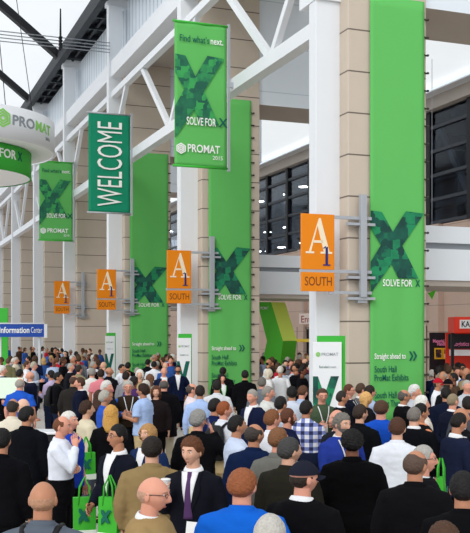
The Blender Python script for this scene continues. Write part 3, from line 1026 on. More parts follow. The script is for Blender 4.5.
def pier_banner(k, x0, x1, label):
    c = corner(k); w = x1 - x0
    r = link('pier_banner', cloth_panel(w, .55, 10.45, green_cloth, amp=.010), None, c + V_ * x0 - U * .06, ROT)
    tag(r, label, 'banner', 'tall green banners on the stone piers')
    s = 1.25 / 54
    xmark(r, 0, 4.67, w, s, dkgreen)
    txt(r, 'SOLVE FOR', w * .22, 3.72, whiteink, h=.16, w=w * .54, bold=.012)
    txt(r, 'X', w * .82, 3.72, dktext, h=.16, w=w * .085, bold=.02)
    txt(r, 'Straight ahead to', .10, 2.03, whiteink, h=.13, w=w * .57, bold=.012)
    for d in (0, .11):
        bm = bmesh.new(); x = w * .70 + d * .9
        poly_prism(bm, [(x, 2.20), (x + .05, 2.20), (x + .12, 2.09), (x + .05, 1.98), (x, 1.98), (x + .07, 2.09)], -.034, -.03)
        link('chevron', finish(bm, 'chevron', dktext, False), r)
    for i, (a, ww) in enumerate((('South Hall', .58), ('ProMat Exhibits', .90), (None, 0), ('South Hall', .58), ('ProMat Theater', .84))):
        if a: txt(r, a, .10, 1.72 - .20 * i, dktext, h=.15, w=ww, bold=.006)
    # tie hooks up the free edge of the pier
    for i in range(23):
        z = .8 + i * .42
        bm = bmesh.new(); beam(bm, (w - .01, 0, z), (w + .10, .05, z), .03, .03); ellipsoid(bm, (w + .10, .01, z), (.035, .035, .03), 8)
        link('tie_hook', finish(bm, 'tie_hook', plain('hook_dark', '#3c3630', .5)), r)

def serif_A(x0, z0, w, h):
    """outlines of a serif capital A: left thin stroke, right thick stroke, bar and two feet"""
    q = lambda u, v: (x0 + u * w, z0 + v * h)
    out = [[q(.50, 1.0), q(.56, 1.0), q(.90, .05), q(.68, .05), q(.445, .78)],
           [q(.50, 1.0), q(.47, .86), q(.20, .05), q(.12, .05), q(.44, .86)],
           [q(.27, .30), q(.66, .30), q(.64, .37), q(.29, .37)],
           [q(.0, 0), q(.32, 0), q(.32, .055), q(.0, .055)], [q(.56, 0), q(1.0, 0), q(1.0, .055), q(.56, .055)]]
    return out

def a1_sign(k, label):
    c = corner(k)
    r = link('gate_sign', boxmesh('panel', orange, 0, .82, -.03, .03, 4.06, 5.31, bev=.008), None, c + V_ * -1.24 - U * .12, ROT)
    tag(r, label, 'sign', 'orange gate signs on the piers')
    link('lower_panel', boxmesh('lower_panel', orange, 0, .82, -.03, .03, 3.57, 4.0, bev=.008), r)
    bm = bmesh.new()
    for p in serif_A(.10, 4.42, .66, .80): poly_prism(bm, p, -.037, -.031)
    link('lettering', finish(bm, 'letter_a', cream, False), r)
    bm = bmesh.new()
    poly_prism(bm, [(.59, 4.18), (.65, 4.18), (.65, 4.58), (.59, 4.56)], -.044, -.038); poly_prism(bm, [(.53, 4.15), (.71, 4.15), (.71, 4.18), (.53, 4.18)], -.044, -.038); poly_prism(bm, [(.535, 4.53), (.60, 4.56), (.60, 4.60), (.535, 4.55)], -.044, -.038)
    link('lettering', finish(bm, 'digit_one', navyink, False), r)
    txt(r, 'SOUTH', .08, 3.70, brownink, h=.20, w=.67, y=-.031, bold=.004)
    for z in (5.26, 4.03, 3.55): link('arm', boxmesh('arm', greysteel, -.02 if z == 4.03 else .70, 1.78, -.02, .06, z - .035, z + .035), r)
    for z in (5.12, 3.9, 3.42): link('bracket', boxmesh('bracket', greysteel, 1.15, 1.85, -.06, .06, z - .03, z + .03), r)
    bm = bmesh.new(); box(bm, 1.46, 1.62, -.10, .02, 3.45, 5.8, bev=.01); box(bm, 1.42, 1.66, -.02, .12, 3.32, 3.42)
    link('post', finish(bm, 'post', greysteel, False), r)

def hanging_banner(px, d, w, z0, z1, kind, label):
    mat = plain('banner_teal', '#0c8a66', .8, 0, .03, 1.5) if kind == 'welcome' else green_cloth
    r = link('hanging_banner', cloth_panel(w, z0, z1, mat, amp=.02), None, at(px, d) - V_ * (w + .12), ROT)
    tag(r, label, 'banner')
    for z in (z0 - .02, z1 + .02):
        bm = bmesh.new(); tube(bm, [(-.05, 0, z), (w + .05, 0, z)], .035, 8)
        link('banner_pole', finish(bm, 'banner_pole', greysteel if kind != 'x' else green_card), r)
    bm = bmesh.new(); box(bm, w + .03, w + .10, -.04, .04, z0 - .1, max(z1 + .1, 9.9)); box(bm, w + .02, w + .2, -.05, .05, 9.66, 9.8)
    link('mast', finish(bm, 'mast', greysteel, False), r)
    H = z1 - z0
    if kind == 'welcome':
        t = txt(r, 'WELCOME', 0, 0, whiteink, h=1.02, w=H * .86, y=-.045, bold=-.004)
        t.rotation_euler = (0, R(-90), 0); t.location = (w * .5 + .50, -.045, z0 + H * .06)
    else:
        g = dkgreen2
        xmark(r, 0, z0 + H * .53, w * .96, H / 4.55 * .0325, g, -.045)
        txt(r, 'Find what\u2019s', w * .09, z0 + H * .865, dktext, h=.19, w=w * .56, y=-.045, bold=.006)
        txt(r, 'next.', w * .68, z0 + H * .865, whiteink, h=.19, w=w * .24, y=-.045, bold=.01)
        txt(r, 'SOLVE FOR', w * .22, z0 + H * .285, whiteink, h=.22, w=w * .56, y=-.052, bold=.012)
        txt(r, 'X', w * .83, z0 + H * .285, dktext, h=.25, y=-.052, bold=.02)
        hexlogo(r, w * .115, z0 + H * .115, .16, whiteink, -.045)
        txt(r, 'PROMAT', w * .24, z0 + H * .095, whiteink, h=.22, w=w * .62, y=-.045, bold=.016)
        txt(r, '2015', w * .72, z0 + H * .05, whiteink, h=.11, y=-.045)

def ring_sign():
    cx, cy = (-45 - 235) / F * 28.6, 28.6
    r = bpy.data.objects.new('ring_sign', None); COL.objects.link(r); r.location = (cx, cy, 0)
    tag(r, 'round two tier hanging sign with white drum over green drum', 'hanging sign')
    def drum(name, rad, z0, z1, mat, n=96):
        bm = bmesh.new()
        loft(bm, [[Vector((q * cos(2 * pi * i / n), q * sin(2 * pi * i / n), z)) for i in range(n)] for q, z in ((rad - .05, z0), (rad, z0), (rad, z1), (rad - .05, z1))], cap=False)
        loft(bm, [[Vector((q * cos(2 * pi * i / n), q * sin(2 * pi * i / n), z0 + .02)) for i in range(n)] for q in (rad - .04, .02)], cap=False, mi=1)
        o = link(name, finish(bm, name, [mat, plain('drum_liner', '#f2f3f5', .8)]), r)
        return o
    def wraptext(s, mat, rad, z, h, a0, w, par, bold=.012):
        me = text_mesh(s, mat, h, w, .012, bold)
        for v in me.vertices:
            a = R(a0) + v.co.x / rad
            rr = rad + .002 - v.co.y
            v.co = (rr * sin(a), -rr * cos(a), z + v.co.z)
        link('lettering', me, par)
    up = drum('upper_drum', 2.95, 8.06, 8.98, plain('drum_white', '#e4e6ea', .7))
    wraptext('PRO', greyink, 2.95, 8.46, .28, 48, .84, up, .02)
    wraptext('MAT', palegreen, 2.95, 8.46, .28, 65.5, .88, up, .02)
    wraptext('2015', greyink, 2.95, 8.28, .09, 76, .3, up)
    # leaf-like hexagon emblem wrapped on the drum
    bm = bmesh.new()
    for i in range(6):
        a0, a1 = R(90 + 60 * i), R(150 + 60 * i)
        for t0, t1 in ((.2, .42), (.5, .7), (.78, 1)):
            poly_prism(bm, [(.27 * t * cos(a), .27 * t * sin(a)) for t, a in ((t0, a0), (t1, a0), (t1, a1), (t0, a1))], -.006, 0)
    for v in bm.verts:
        a = R(42) + v.co.x / 2.95; rr = 2.963 - v.co.y
        v.co = (rr * sin(a), -rr * cos(a), 8.60 + v.co.z)
    link('emblem', finish(bm, 'emblem', palegreen, False), up)
    lo = drum('lower_drum', 2.25, 7.30, 8.06, plain('drum_green', '#3eb33f', .7))
    wraptext('SOLVE FOR', whiteink, 2.25, 7.66, .25, 21, 1.75, lo, .02)
    wraptext('X', dktext, 2.25, 7.66, .25, 67.5, .24, lo, .03)
    for i in range(4):
        a = R(45 + 90 * i); bm = bmesh.new(); tube(bm, [(2.85 * cos(a), 2.85 * sin(a), 8.9), (.3 * cos(a), .3 * sin(a), 24)], .012, 6)
        link('suspension_cable', finish(bm, 'cable', dark), r)

def at(px, d, z=0): return Vector(((px - 235) / F * d, d, z))
def zat(py, d): return HC + (HORIZON - py) / F * d

def furniture():
    # white show boards backed by green ones
    for px, d, w, yt, lab, big in ((327, 20.0, .62, 342, 'white board with dark green graphic and green backing beside the nearest pier', True),
                              (184, 29.5, .44, 338, 'white show board with green top, in front of the second pier', False), (110, 39.0, .40, 336, 'white show board with green top, in front of the third pier', False)):
        h = zat(yt, d)
        r = link('show_board', boxmesh('board', plain('board_white', '#eef0f2', .5), -w / 2, w / 2, -.03, .03, .04, h, bev=.006), None, at(px, d), (0, 0, R(8)))
        tag(r, lab, 'display board')
        link('green_backing', boxmesh('backing', green_card, -w / 2 + (.12 if big else .05), w / 2 + (.10 if big else .03), .05, .12, .04, h + .13), r)
        link('foot', boxmesh('foot', greysteel, -w / 2 - .05, w / 2 + .05, -.2, .2, 0, .04), r)
        hexlogo(r, -w * .32, h - .26, w * .09, palegreen, -.031)
        txt(r, 'PROMAT', -w * .2, h - .29, greyink, h=.065, w=w * .58, y=-.031, bold=.006)
        txt(r, 'Find what\u2019s', -w * .28, h - .55, dktext, h=.055, w=w * .36, y=-.031)
        txt(r, 'next.', w * .12, h - .55, greyink, h=.055, w=w * .2, y=-.031)
        bm = bmesh.new(); poly_prism(bm, [(-w / 2, h - .72), (-w * .33, h - .72), (-w * .10, h - 1.12), (w * .12, h - .72), (w * .40, h - .72), (w * .04, h - 1.42), (w * .34, h - 1.9), (0, h - 1.9), (-w * .12, h - 1.65), (-w / 2, h - 1.9)], -.036, -.031)
        link('x_graphic', finish(bm, 'x_graphic', dkgreen if big else dktext, False), r)
    # leaning green chevron sculpture
    d = 36.0; k = d / F
    zt, ze = zat(302, d), zat(341, d)
    bm = bmesh.new()
    X = lambda px: (px - 272) * k
    prof = lambda px0, px1, yo: [Vector((X(px0), yo, zt)), Vector((X(px1), yo, zt))]
    # front outline (green) swept back to the right (yellow-green side)
    f = [(X(257), zt), (X(271), zt), (X(283), ze), (X(276), 0.0), (X(254), 0.0), (X(267), ze)]
    dx, dy = (285 - 271) * k, .55
    a = [bm.verts.new((x, 0, z)) for x, z in f]; b = [bm.verts.new((x + dx * 1.06, dy, z)) for x, z in f]
    n = len(f)
    q1 = bm.faces.new(a); q2 = bm.faces.new(b[::-1])
    for i in range(n):
        q = bm.faces.new((a[i], b[i], b[(i + 1) % n], a[(i + 1) % n]))
        q.material_index = 1 if i in (1,) else (2 if i in (2, 0) else 0)
    q1.normal_update(); q2.normal_update()
    bmesh.ops.triangulate(bm, faces=[q1, q2])
    s = link('chevron_sculpture', finish(bm, 'chevron', [plain('sculpture_green', '#58c83a', .5), plain('sculpture_lime', '#e2ff70', .5), plain('sculpture_dark_green', '#4cae28', .5)], False), None, at(272, d), (0, 0, 0))
    tag(s, 'tall green and lime chevron shaped exhibit rising over the far crowd', 'sculpture')
    t = txt(s, 'PROMAT', X(260.5), zat(309.5, d), whiteink, h=.11, w=.30, y=-.004, bold=.01)
    # small green pennants hanging by the nearest pier
    for px, pts, d, lab in ((318, ((313, 298), (322.5, 297), (322, 321), (318, 312)), 26, 'bright green pointed pennant hanging left of the nearest white column'),
                            (432, ((428, 293), (436, 290), (432, 299.5)), 27, 'small green pointed pennant tip right of the nearest pier')):
        bm = bmesh.new(); poly_prism(bm, [((a - px) * d / F, zat(b, d)) for a, b in pts], -.02, .02)
        r = link('pennant', finish(bm, 'pennant', plain('pennant_green', '#5ad32c', .6), False), None, at(px, d), (0, 0, 0)); tag(r, lab, 'pennant')
        bm = bmesh.new(); tube(bm, [(0, 0, zat(297, d)), (0, 0, 10.4)], .008, 6); link('cord', finish(bm, 'cord', greysteel), r)
    # entrance sign on the outer wall
    d = 44.0
    w = 30 * d / F
    r = link('entrance_sign', boxmesh('sign', plain('entrance_panel', '#f3e3da', .6), 0, w, -.05, .05, zat(324, d), zat(313.5, d), bev=.01), None, at(299, d), (0, 0, 0))
    tag(r, 'pale entrance sign with red letters above the dark doorway', 'sign')
    txt(r, 'Entrance', .1, zat(322.5, d), plain('ink_red', '#a03a40', .6), h=.32, w=w * .86, y=-.051, bold=.008)
    for x in (.15, w - .15): link('hanging_rod', boxmesh('rod', greysteel, x - .015, x + .015, -.015, .015, zat(313.5, d), 6.6), r)
    # lit yellow stall beyond the sculpture
    d = 47.0; k = d / F
    r = link('food_stall', boxmesh('counter', plain('stall_wood', '#a8703a', .6), 0, 32 * k, -.4, .4, 0, 1.1, bev=.02), None, at(291, d), (0, 0, 0))
    tag(r, 'stall with yellow awning band beyond the far crowd', 'stall')
    link('awning', boxmesh('awning', plain('awning_yellow', '#f2d04a', .6), -.2, 32 * k + .2, -.7, .3, zat(350, d) + .4, zat(345, d) + .3, bev=.02), r)
    for x in (.05, 32 * k - .05): link('post', boxmesh('post', greysteel, x - .04, x + .04, -.3, -.22, 1.1, 2.2), r)
    # information sign
    d = 36.0; k = d / F
    z0, z1 = zat(337, d), zat(324, d)
    r = link('information_sign', boxmesh('sign', plain('sign_blue', '#1f4fb0', .5), 0, 52 * k, -.06, .06, z0, z1, bev=.01), None, at(-8.5, d), (0, 0, R(6)))
    tag(r, 'blue Information Center sign with white lettering over the crowd', 'sign')
    txt(r, 'Information', .30, z0 + .16, whiteink, h=.22, w=1.12, y=-.061, bold=.025)
    txt(r, 'Center', 1.48, z0 + .16, whiteink, h=.22, w=.42, y=-.061)
    link('end_cap', boxmesh('end_cap', plain('sign_end', '#f0f2f4', .5), 52 * k, 55 * k, -.10, .10, z0 - .03, z1 + .0), r)
    link('edge_strip', boxmesh('edge_strip', plain('sign_edge', '#d9dde2', .5), -.02, 52 * k, -.08, .08, z1, z1 + .05), r)
    for x in (.3, 52 * k - .2): link('post', boxmesh('post', white, x - .05, x + .05, .06, .16, 0, z1), r)
    d = 37.5
    r = link('green_panel', boxmesh('panel', green_card, 0, 1.2, -.03, .03, .05, zat(308, d)), None, at(8, d) - Vector((1.2, 0, 0))); tag(r, 'plain green upright panel behind the blue sign', 'display panel')
    link('foot', boxmesh('foot', greysteel, 0, 1.2, -.25, .25, 0, .05), r)
    # red exhibit booth right of the nearest pier
    d = 33.0; k = d / F
    red = plain('booth_red', '#e0341c', .5); blk = plain('booth_black', '#16131a', .5); pink = plain('ink_pink', '#f08ab8', .6)
    o = at(451, d)
    r = bpy.data.objects.new('exhibit_booth', None); COL.objects.link(r); r.location = o
    tag(r, 'red and black exhibit booth at the right edge behind the crowd', 'booth')
    W = 60 * k
    hd = link('header', boxmesh('header', red, 0, W, -.5, .5, zat(333, d), zat(317, d), bev=.02), r)
    link('header_panel', boxmesh('header_panel', plain('booth_white', '#ececec', .5), .18, W - .2, -.54, -.5, zat(328.5, d), zat(320, d)), hd)
    txt(hd, 'KARDEX', .24, zat(327, d), plain('ink_black', '#1a1616', .6), h=.20, w=.85, y=-.545, bold=.02)
    link('back_wall', boxmesh('back_wall', red, .02, W, .9, 1.0, 0, zat(333, d)), r)
    b1 = link('fascia', boxmesh('fascia', blk, .02, W, .5, .6, zat(349, d), zat(334, d)), r)
    txt(b1, 'Logistics', .2, zat(346, d), pink, h=.14, w=.55, y=.49, bold=.02)
    link('counter', boxmesh('counter', plain('booth_counter', '#f0f0f2', .4), .1, W, -.2, .3, .0, 1.05, bev=.02), r)
    link('shelf_panel', boxmesh('shelf_panel', plain('booth_shelf', '#e9e9ec', .5), .05, W, .42, .48, zat(356, d), zat(350, d)), r)
    for x in (.05, W - .1): link('post', boxmesh('post', blk, x - .05, x + .05, -.05, .05, 1.05 if x > 1 else 0, zat(333, d)), r)
    d = 35.5; k = d / F
    r = link('booth_banner_wall', boxmesh('wall', blk, 0, 22 * k, -.05, .05, 0, zat(332.5, d)), None, at(429.5, d)); tag(r, 'black booth wall with pink lettering and yellow framed posters', 'booth wall')
    txt(r, 'Material', .12, zat(342.5, d), pink, h=.12, w=.42, y=-.051, bold=.02); txt(r, 'Handling', .28, zat(345.5, d), pink, h=.12, w=.42, y=-.051, bold=.02)
    yel = plain('frame_yellow', '#e8b428', .5); pic = graphic_mat('poster_print', '#1b1414', '#7a3a2a', '#e8c8b0')
    for x in (4.5, 13):
        fr = link('poster_frame', boxmesh('frame', yel, x * k, (x + 8) * k, -.10, -.05, zat(359, d), zat(348, d)), r)
        link('poster', boxmesh('poster', pic, (x + 1.2) * k, (x + 6.8) * k, -.11, -.10, zat(357.6, d), zat(349.4, d)), fr)
    # high table with white top at the left, and an open laptop screen beyond it
    d = 15.5
    r = link('high_table', boxmesh('top', plain('table_white', '#e8e8ec', .3), -.38, .38, -.25, .25, 1.02, 1.06, bev=.01), None, at(38, d)); tag(r, 'narrow white topped standing table between visitors at the left', 'table')
    link('body', boxmesh('body', plain('table_black', '#1a1a1e', .5), -.34, .34, -.2, .2, .04, 1.02), r); link('poster', boxmesh('poster', plain('board_white', '#eef0f2', .5), -.14, .14, -.215, -.2, .25, .85), r)
    link('foot', boxmesh('foot', plain('table_black', '#1a1a1e', .5), -.38, .38, -.25, .25, 0, .04), r)
    d = 21.5
    r = link('standing_screen', boxmesh('screen', plain('screen_pale', '#dff0dc', .3), -.3, .3, -.03, .03, 1.15, 1.62, bev=.01), None, at(11, d), (0, 0, R(-10))); tag(r, 'pale green standing screen among the visitors at the left edge', 'screen')
    link('stem', boxmesh('stem', greysteel, -.04, .04, .03, .09, .03, 1.4), r); link('foot', boxmesh('foot', greysteel, -.3, .3, -.2, .25, 0, .03), r)

BLOCKERS = []
for k in range(5):
    c = corner(k) + V_ * .9 + U * .8
    BLOCKERS.append(((c.x, c.y), 1.75))
BLOCKERS += [((at(272, 36).x, 36.6), 1.5), ((at(327, 20).x, 20), .62), ((at(184, 29.5).x, 29.5), .5), ((at(110, 39).x, 39), .75), ((at(38, 15.5).x, 15.5), .62), ((at(11, 21.5).x, 21.5), .6)]

def lights_camera():
    cam = bpy.data.cameras.new('camera'); co = bpy.data.objects.new('camera', cam); COL.objects.link(co); SC.camera = co
    co.location = (0, 0, HC); co.rotation_euler = (R(90), 0, 0)
    cam.sensor_width = 36; cam.sensor_fit = 'AUTO'; cam.lens = F * 36 / 533; cam.shift_y = (HORIZON - 266.5) / 533
    cam.clip_end = 500
    w = bpy.data.worlds.new('daylight'); SC.world = w; w.use_nodes = True
    bg = w.node_tree.nodes['Background']; bg.inputs[0].default_value = (.90, .95, 1, 1); bg.inputs[1].default_value = 1.08
    l = bpy.data.lights.new('sun', 'SUN'); lo = bpy.data.objects.new('sun', l); COL.objects.link(lo)
    lo.rotation_euler = (R(48), R(-28), 0); l.energy = 1.45; l.angle = R(30); l.color = (1, .97, .92)
    vs = SC.view_settings; vs.view_transform = 'Standard'; vs.look = 'None'; vs.gamma = 1; vs.exposure = 0; vs.use_curve_mapping = False
# ------------------------------------------------------------------ the crowd, nearest first
BK, NV, CH = '#0d0d10', '#141c36', '#26262a'
KH, GY, JE = '#c0aa80', '#4d5360', '#1c2338'
# px, py of the crown in the photograph; rot 0 faces the camera, 90 faces right, -90 left, 180 away
P(444, 521, 180, 'down', 'short', '#4a3020', 'jacket', BK, BK, 'brown haired head barely showing at the bottom edge, lowest in the right corner', h=1.70)
P(270, 512, 170, 'down', 'buzz', '#b8b4ac', 'jacket', '#5b6068', JE, 'close cropped grey head at the bottom edge, right of the bright blue fleece', skin='pink', h=1.74)
P(43, 480, 178, 'down', 'bald', '#b08468', 'jacket', '#59616c', JE, 'shaven headed man seen from behind in slate grey jacket, bottom left', skin='tan', shirt='#59616c', w=1.05)
P(151, 475, 78, 'down', 'bald', '#b89078', 'jacket', '#9c8258', JE, 'bald man in glasses and tan jacket over white collar, turned to the right', skin='pink', x=('glasses',), w=1.06, pitch=8)
P(242, 468, 172, 'down', 'short', '#8f5230', 'jacket', '#1560c8', JE, 'red haired man seen from behind in bright blue fleece', skin='pink', shirt='#1560c8', w=1.16, turn=-15)
P(463, 471, 168, 'front', 'short', '#141010', 'jacket', BK, BK, 'black haired person in black at the right edge holding a white paper', skin='tan')
P(303, 461, 150, 'down', 'cap', '#20222e', 'jacket', BK, BK, 'man in dark cap and black jacket with white shirt collar, near the bottom edge', w=1.08, turn=-30, skin='pink')
P(415, 449, 165, 'down', 'balding', '#57443a', 'jacket', '#101013', BK, 'man with thin dark hair and bald crown in black jacket, lower right', skin='tan', w=1.08, turn=-30, shirt='#d8d4b8')
P(424, 445, 82, 'down', 'short', '#a8a49e', 'jacket', '#15161a', BK, 'grey haired man in glasses facing right beside the bald crowned man', skin='pink', x=('glasses',), shirt='#cfdbe0')
P(193, 437, -14, 'cup', 'thick', '#5f371f', 'suit', '#15161e', BK, 'brown haired man in dark suit with purple tie holding a white cup', tie='#553a63', turn=-15, pitch=8, skin='fair')
P(152, 436, 180, 'down', 'short', '#1c140f', 'jacket', '#8c7650', JE, 'dark haired man seen from behind in tan jacket, behind the bald man in glasses', w=1.1, shirt='#cdb8a8')
P(289, 437, 150, 'low', 'short', '#3c3b3a', 'jacket', '#25231c', BK, 'dark grey haired man in olive black jacket behind the man in the cap', turn=-30, shirt='#25231c', w=1.05)
P(352, 430, 178, 'down', 'thick', '#0c0a0a', 'coat', '#08080a', BK, 'tall black haired person in long black coat seen from behind', skin='brown', shirt='#08080a', w=1.1)
P(2, 428, 170, 'down', 'short', '#0e0c0c', 'jacket', '#0c0c10', BK, 'black haired person in black cut by the left edge, beside the black suit man', skin='tan', shirt=BK)
P(278, 427, 155, 'down', 'short', '#7b5234', 'suit', '#6c6b66', GY, 'light brown haired man in grey suit jacket behind the dark navy fleece', turn=-30, skin='pink')
P(254, 423, 160, 'down', 'balding', '#3a332e', 'jacket', '#122040', BK, 'man with thinning dark hair in navy fleece, left of the grey suit jacket', skin='tan', shirt='#122040', w=1.08, turn=-30)
P(118, 424, -42, 'low', 'short', '#0e0c0c', 'suit', '#141722', BK, 'black haired man in glasses and dark suit looking left', h=1.775, w=.92, skin='tan', x=('glasses',), turn=-15)
P(148, 424, -35, 'down', 'bob', '#b08552', 'suit', '#1a2c52', BK, 'strawberry blond woman in navy jacket behind the man with glasses', h=1.63)
P(397, 417, 172, 'down', 'short', '#4b2c1c', 'polo', '#dfe2ea', '#565d6c', 'brown haired man seen from behind in white polo shirt and grey trousers', w=1.06, turn=-15)
P(61, 415, 85, 'chinL', 'balding', '#6b3f26', 'shirt', '#dfe3ee', BK, 'auburn haired man in white shirt facing right with hand on his chin', skin='pink', pitch=8)
P(69, 411, 70, 'down', 'short', '#d8d4cc', 'polo', '#1f3fa8', BK, 'white haired man in royal blue polo behind the man in white shirt', skin='pink', w=1.08)
P(237, 415, 105, 'low', 'short', '#120e0c', 'shirt', '#c3cee4', JE, 'black haired man in pale blue shirt looking right, above the red haired man', skin='tan')
P(341, 413, 24, 'fold', 'curly', '#77726a', 'jacket', '#26398c', BK, 'grey bearded curly haired man in blue jacket with folded arms', x=('beard', 'lanyard:#d8d8d8'), turn=15, pitch=8)
P(457, 412, 112, 'low', 'short', '#17110e', 'suit', '#1a2036', BK, 'dark haired man in navy suit looking down to the right, by the right edge', skin='tan', pitch=16)
P(198, 410, 170, 'phone', 'thick', '#8e8c88', 'jacket', '#0f0f12', KH, 'grey haired man in black jacket holding a phone to his ear', turn=-30, skin='pink', shirt='#b8a890')
P(288, 408, 105, 'low', 'short', '#5a3320', 'shirt', '#151d3a', BK, 'brown bearded man in navy shirt facing right, next to the checked shirt', x=('beard',), skin='pink')
P(337, 409, -60, 'down', 'bald', '#b89078', 'jacket', '#1d2028', BK, 'bald pink headed man just behind the grey bearded man', skin='pink')
P(272, 409, 150, 'low', 'short', '#7a4c2c', 'shirt', '#e2e4e8', JE, 'light brown haired man in white shirt, left of the brown bearded man', skin='pink', turn=-30)
P(27, 406, 160, 'down', 'short', '#0d0b0b', 'suit', '#0e0f14', BK, 'black haired man in black suit jacket seen from behind, at the left', skin='tan', turn=-30, w=1.08)
P(414, 406, 165, 'down', 'buzz', '#77706a', 'jacket', '#0e0f14', BK, 'grey cropped man in black jacket with white collar, right of the blue jumper', turn=-15)
P(461, 407, 100, 'down', 'bald', '#7a4a34', 'jacket', '#101116', BK, 'bald brown headed man behind the navy suited man at the right', skin='tan')
P(360, 404, 150, 'down', 'short', '#33241c', 'jacket', '#0f1013', BK, 'dark brown haired man in black jacket, left of the royal blue jumper', turn=-30)
P(421, 403, 105, 'low', 'short', '#0e0c0c', 'vest', '#141417', BK, 'black haired person in black waistcoat over coral shirt facing right', shirt='#dd8d68', skin='tan')
P(111, 405, 180, 'down', 'long', '#c9964a', 'sweater', '#0e0e11', BK, 'woman with long golden blond hair seen from behind in black', h=1.70)
P(381, 400, 172, 'down', 'short', '#4e3424', 'sweater', '#1c50bc', JE, 'brown haired man seen from behind in royal blue jumper', w=1.12, turn=-15, skin='pink')
P(224, 401, 140, 'down', 'short', '#8e4a24', 'shirt', '#dcdfe6', KH, 'auburn haired man in white shirt with black backpack', turn=-30, skin='pink')
P(87, 401, 112, 'low', 'thick', '#3a2418', 'sweater', '#d6cbb0', GY, 'brown haired person in cream sweater and grey trousers facing right', h=1.70)
P(306, 400, 168, 'down', 'short', '#17120f', 'shirt', 'plaid', JE, 'dark haired man in navy and white checked shirt seen from behind', turn=-30, skin='tan')
P(23, 398, -80, 'front', 'bald', '#b0917c', 'shirt', '#d8dce4', JE, 'bald pale man in white shirt between the cream shirt and the black suit', skin='pale')
P(215, 398, 150, 'down', 'short', '#14100e', 'jacket', '#15204a', BK, 'black haired man in navy jacket, left of the auburn man with backpack', turn=-30, skin='tan')
P(13, 398, 168, 'down', 'balding', '#2a2420', 'shirt', '#d9d0bd', KH, 'man with thin dark hair in cream shirt seen from behind, at the left', skin='tan')
P(281, 396, 130, 'low', 'short', '#15110f', 'shirt', '#b9c4d4', JE, 'black haired man in pale shirt, left of the white shirted man by the boards', skin='tan')
P(422, 396, 95, 'down', 'thick', '#e4e0d8', 'shirt', '#d8cfc4', GY, 'white haired person just above the black haired one in coral', skin='pink')
P(453, 393, 120, 'low', 'buzz', '#8a7a62', 'jacket', '#151a2c', BK, 'sandy cropped man in dark navy jacket among the right hand crowd', skin='pink')
P(366, 392, 110, 'low', 'bob', '#d8a868', 'sweater', '#17171b', BK, 'blond woman in dark top in front of the green pier banner', h=1.66)
P(468, 396, 175, 'down', 'short', '#1b1512', 'jacket', '#4a4c54', BK, 'dark haired person in grey jacket cut by the right edge', skin='tan')
P(342, 390, 100, 'low', 'buzz', '#2b241f', 'jacket', '#131419', BK, 'dark cropped man in black jacket right of the green sweater', skin='tan')
P(105, 390, 108, 'low', 'short', '#a9a49a', 'shirt', '#2f55b4', BK, 'silver haired man in blue shirt facing right above the golden blond woman', skin='tan')
P(322, 388, 10, 'front', 'short', '#4a3426', 'sweater', '#44543f', KH, 'brown haired man in moss green sweater with white lanyard facing the camera', x=('lanyard:#e4e4e4', 'glasses'), w=1.1, pitch=8, skin='pink')
P(446, 387, 170, 'down', 'short', '#15100e', 'jacket', '#141a2e', BK, 'dark haired man in navy jacket seen from behind, below the black cap', skin='tan')
P(253, 389, -45, 'down', 'short', '#9b958d', 'suit', '#161d38', BK, 'grey haired man in navy suit facing left, below the black suited man', skin='pink', pitch=8)
P(404, 389, 100, 'fold', 'balding', '#55504c', 'jacket', '#0e0e11', BK, 'balding grey man in black jacket before the pier banner, facing right', x=('glasses',), skin='tan')
P(99, 390, 175, 'down', 'long', '#3d2618', 'sweater', '#151318', BK, 'woman with long brown hair in dark top behind the silver haired man', h=1.64)
P(268, 386, 85, 'low', 'short', '#8d8780', 'jacket', '#cfcfca', JE, 'grey haired man in pale grey jacket facing right', w=1.08, skin='pink', shirt='#cfcfca')
P(292, 386, 178, 'down', 'short', '#120f0d', 'shirt', '#ccd4e2', JE, 'black haired man in pale blue shirt seen from behind, left of the tall white board', skin='tan')
P(415, 385, 60, 'front', 'thick', '#dcdad6', 'shirt', '#b9bcc4', GY, 'white haired man in light grey shirt beside the pier, facing right', skin='pink')
P(349, 384, 70, 'low', 'short', '#5a3020', 'jacket', '#171a28', BK, 'auburn haired man in glasses and dark jacket with white strap', x=('glasses', 'lanyard:#e8e8ea'), skin='pink')
P(302, 385, 140, 'low', 'short', '#5a3a26', 'shirt', '#aebfdc', JE, 'brown haired man in sky blue shirt leaning by the tall white board', pitch=16, skin='pink')
P(370, 385, 120, 'low', 'short', '#22180f', 'shirt', '#a9b9d8', GY, 'dark brown haired man in pale blue shirt against the pier banner', skin='pink')
P(361, 383, 110, 'low', 'short', '#4a3526', 'jacket', '#66666c', BK, 'brown haired man in grey jacket right of the auburn haired man', skin='pink')
P(143, 384, -112, 'front', 'thick', '#2e1b12', 'polo', '#a6bde4', KH, 'dark haired man in light blue short sleeved shirt facing left', skin='tan', w=1.05)
P(200, 385, 178, 'down', 'short', '#231a15', 'shirt', '#a8c0ea', KH, 'dark haired man in light blue shirt seen from behind, by the pink shirt', skin='tan')
P(156, 386, 5, 'down', 'bob', '#5a3420', 'sweater', '#221b1c', BK, 'brown haired woman facing the camera behind the light blue shirt', h=1.66)
P(192, 383, 102, 'low', 'balding', '#4a3c34', 'shirt', '#dfd2d4', KH, 'balding man in pale pink shirt and khaki trousers facing right', skin='pink')
P(128, 381, 12, 'front', 'thick', '#b3aea4', 'vest', '#33281e', BK, 'grey haired man in glasses, brown waistcoat over blue shirt with lanyard', shirt='#3560b8', x=('glasses', 'lanyard:#dfe4ea'), skin='pink')
P(107, 381, 70, 'down', 'thick', '#d4d0ca', 'jacket', '#20222a', BK, 'white haired person in dark jacket above the silver haired man', skin='pink')
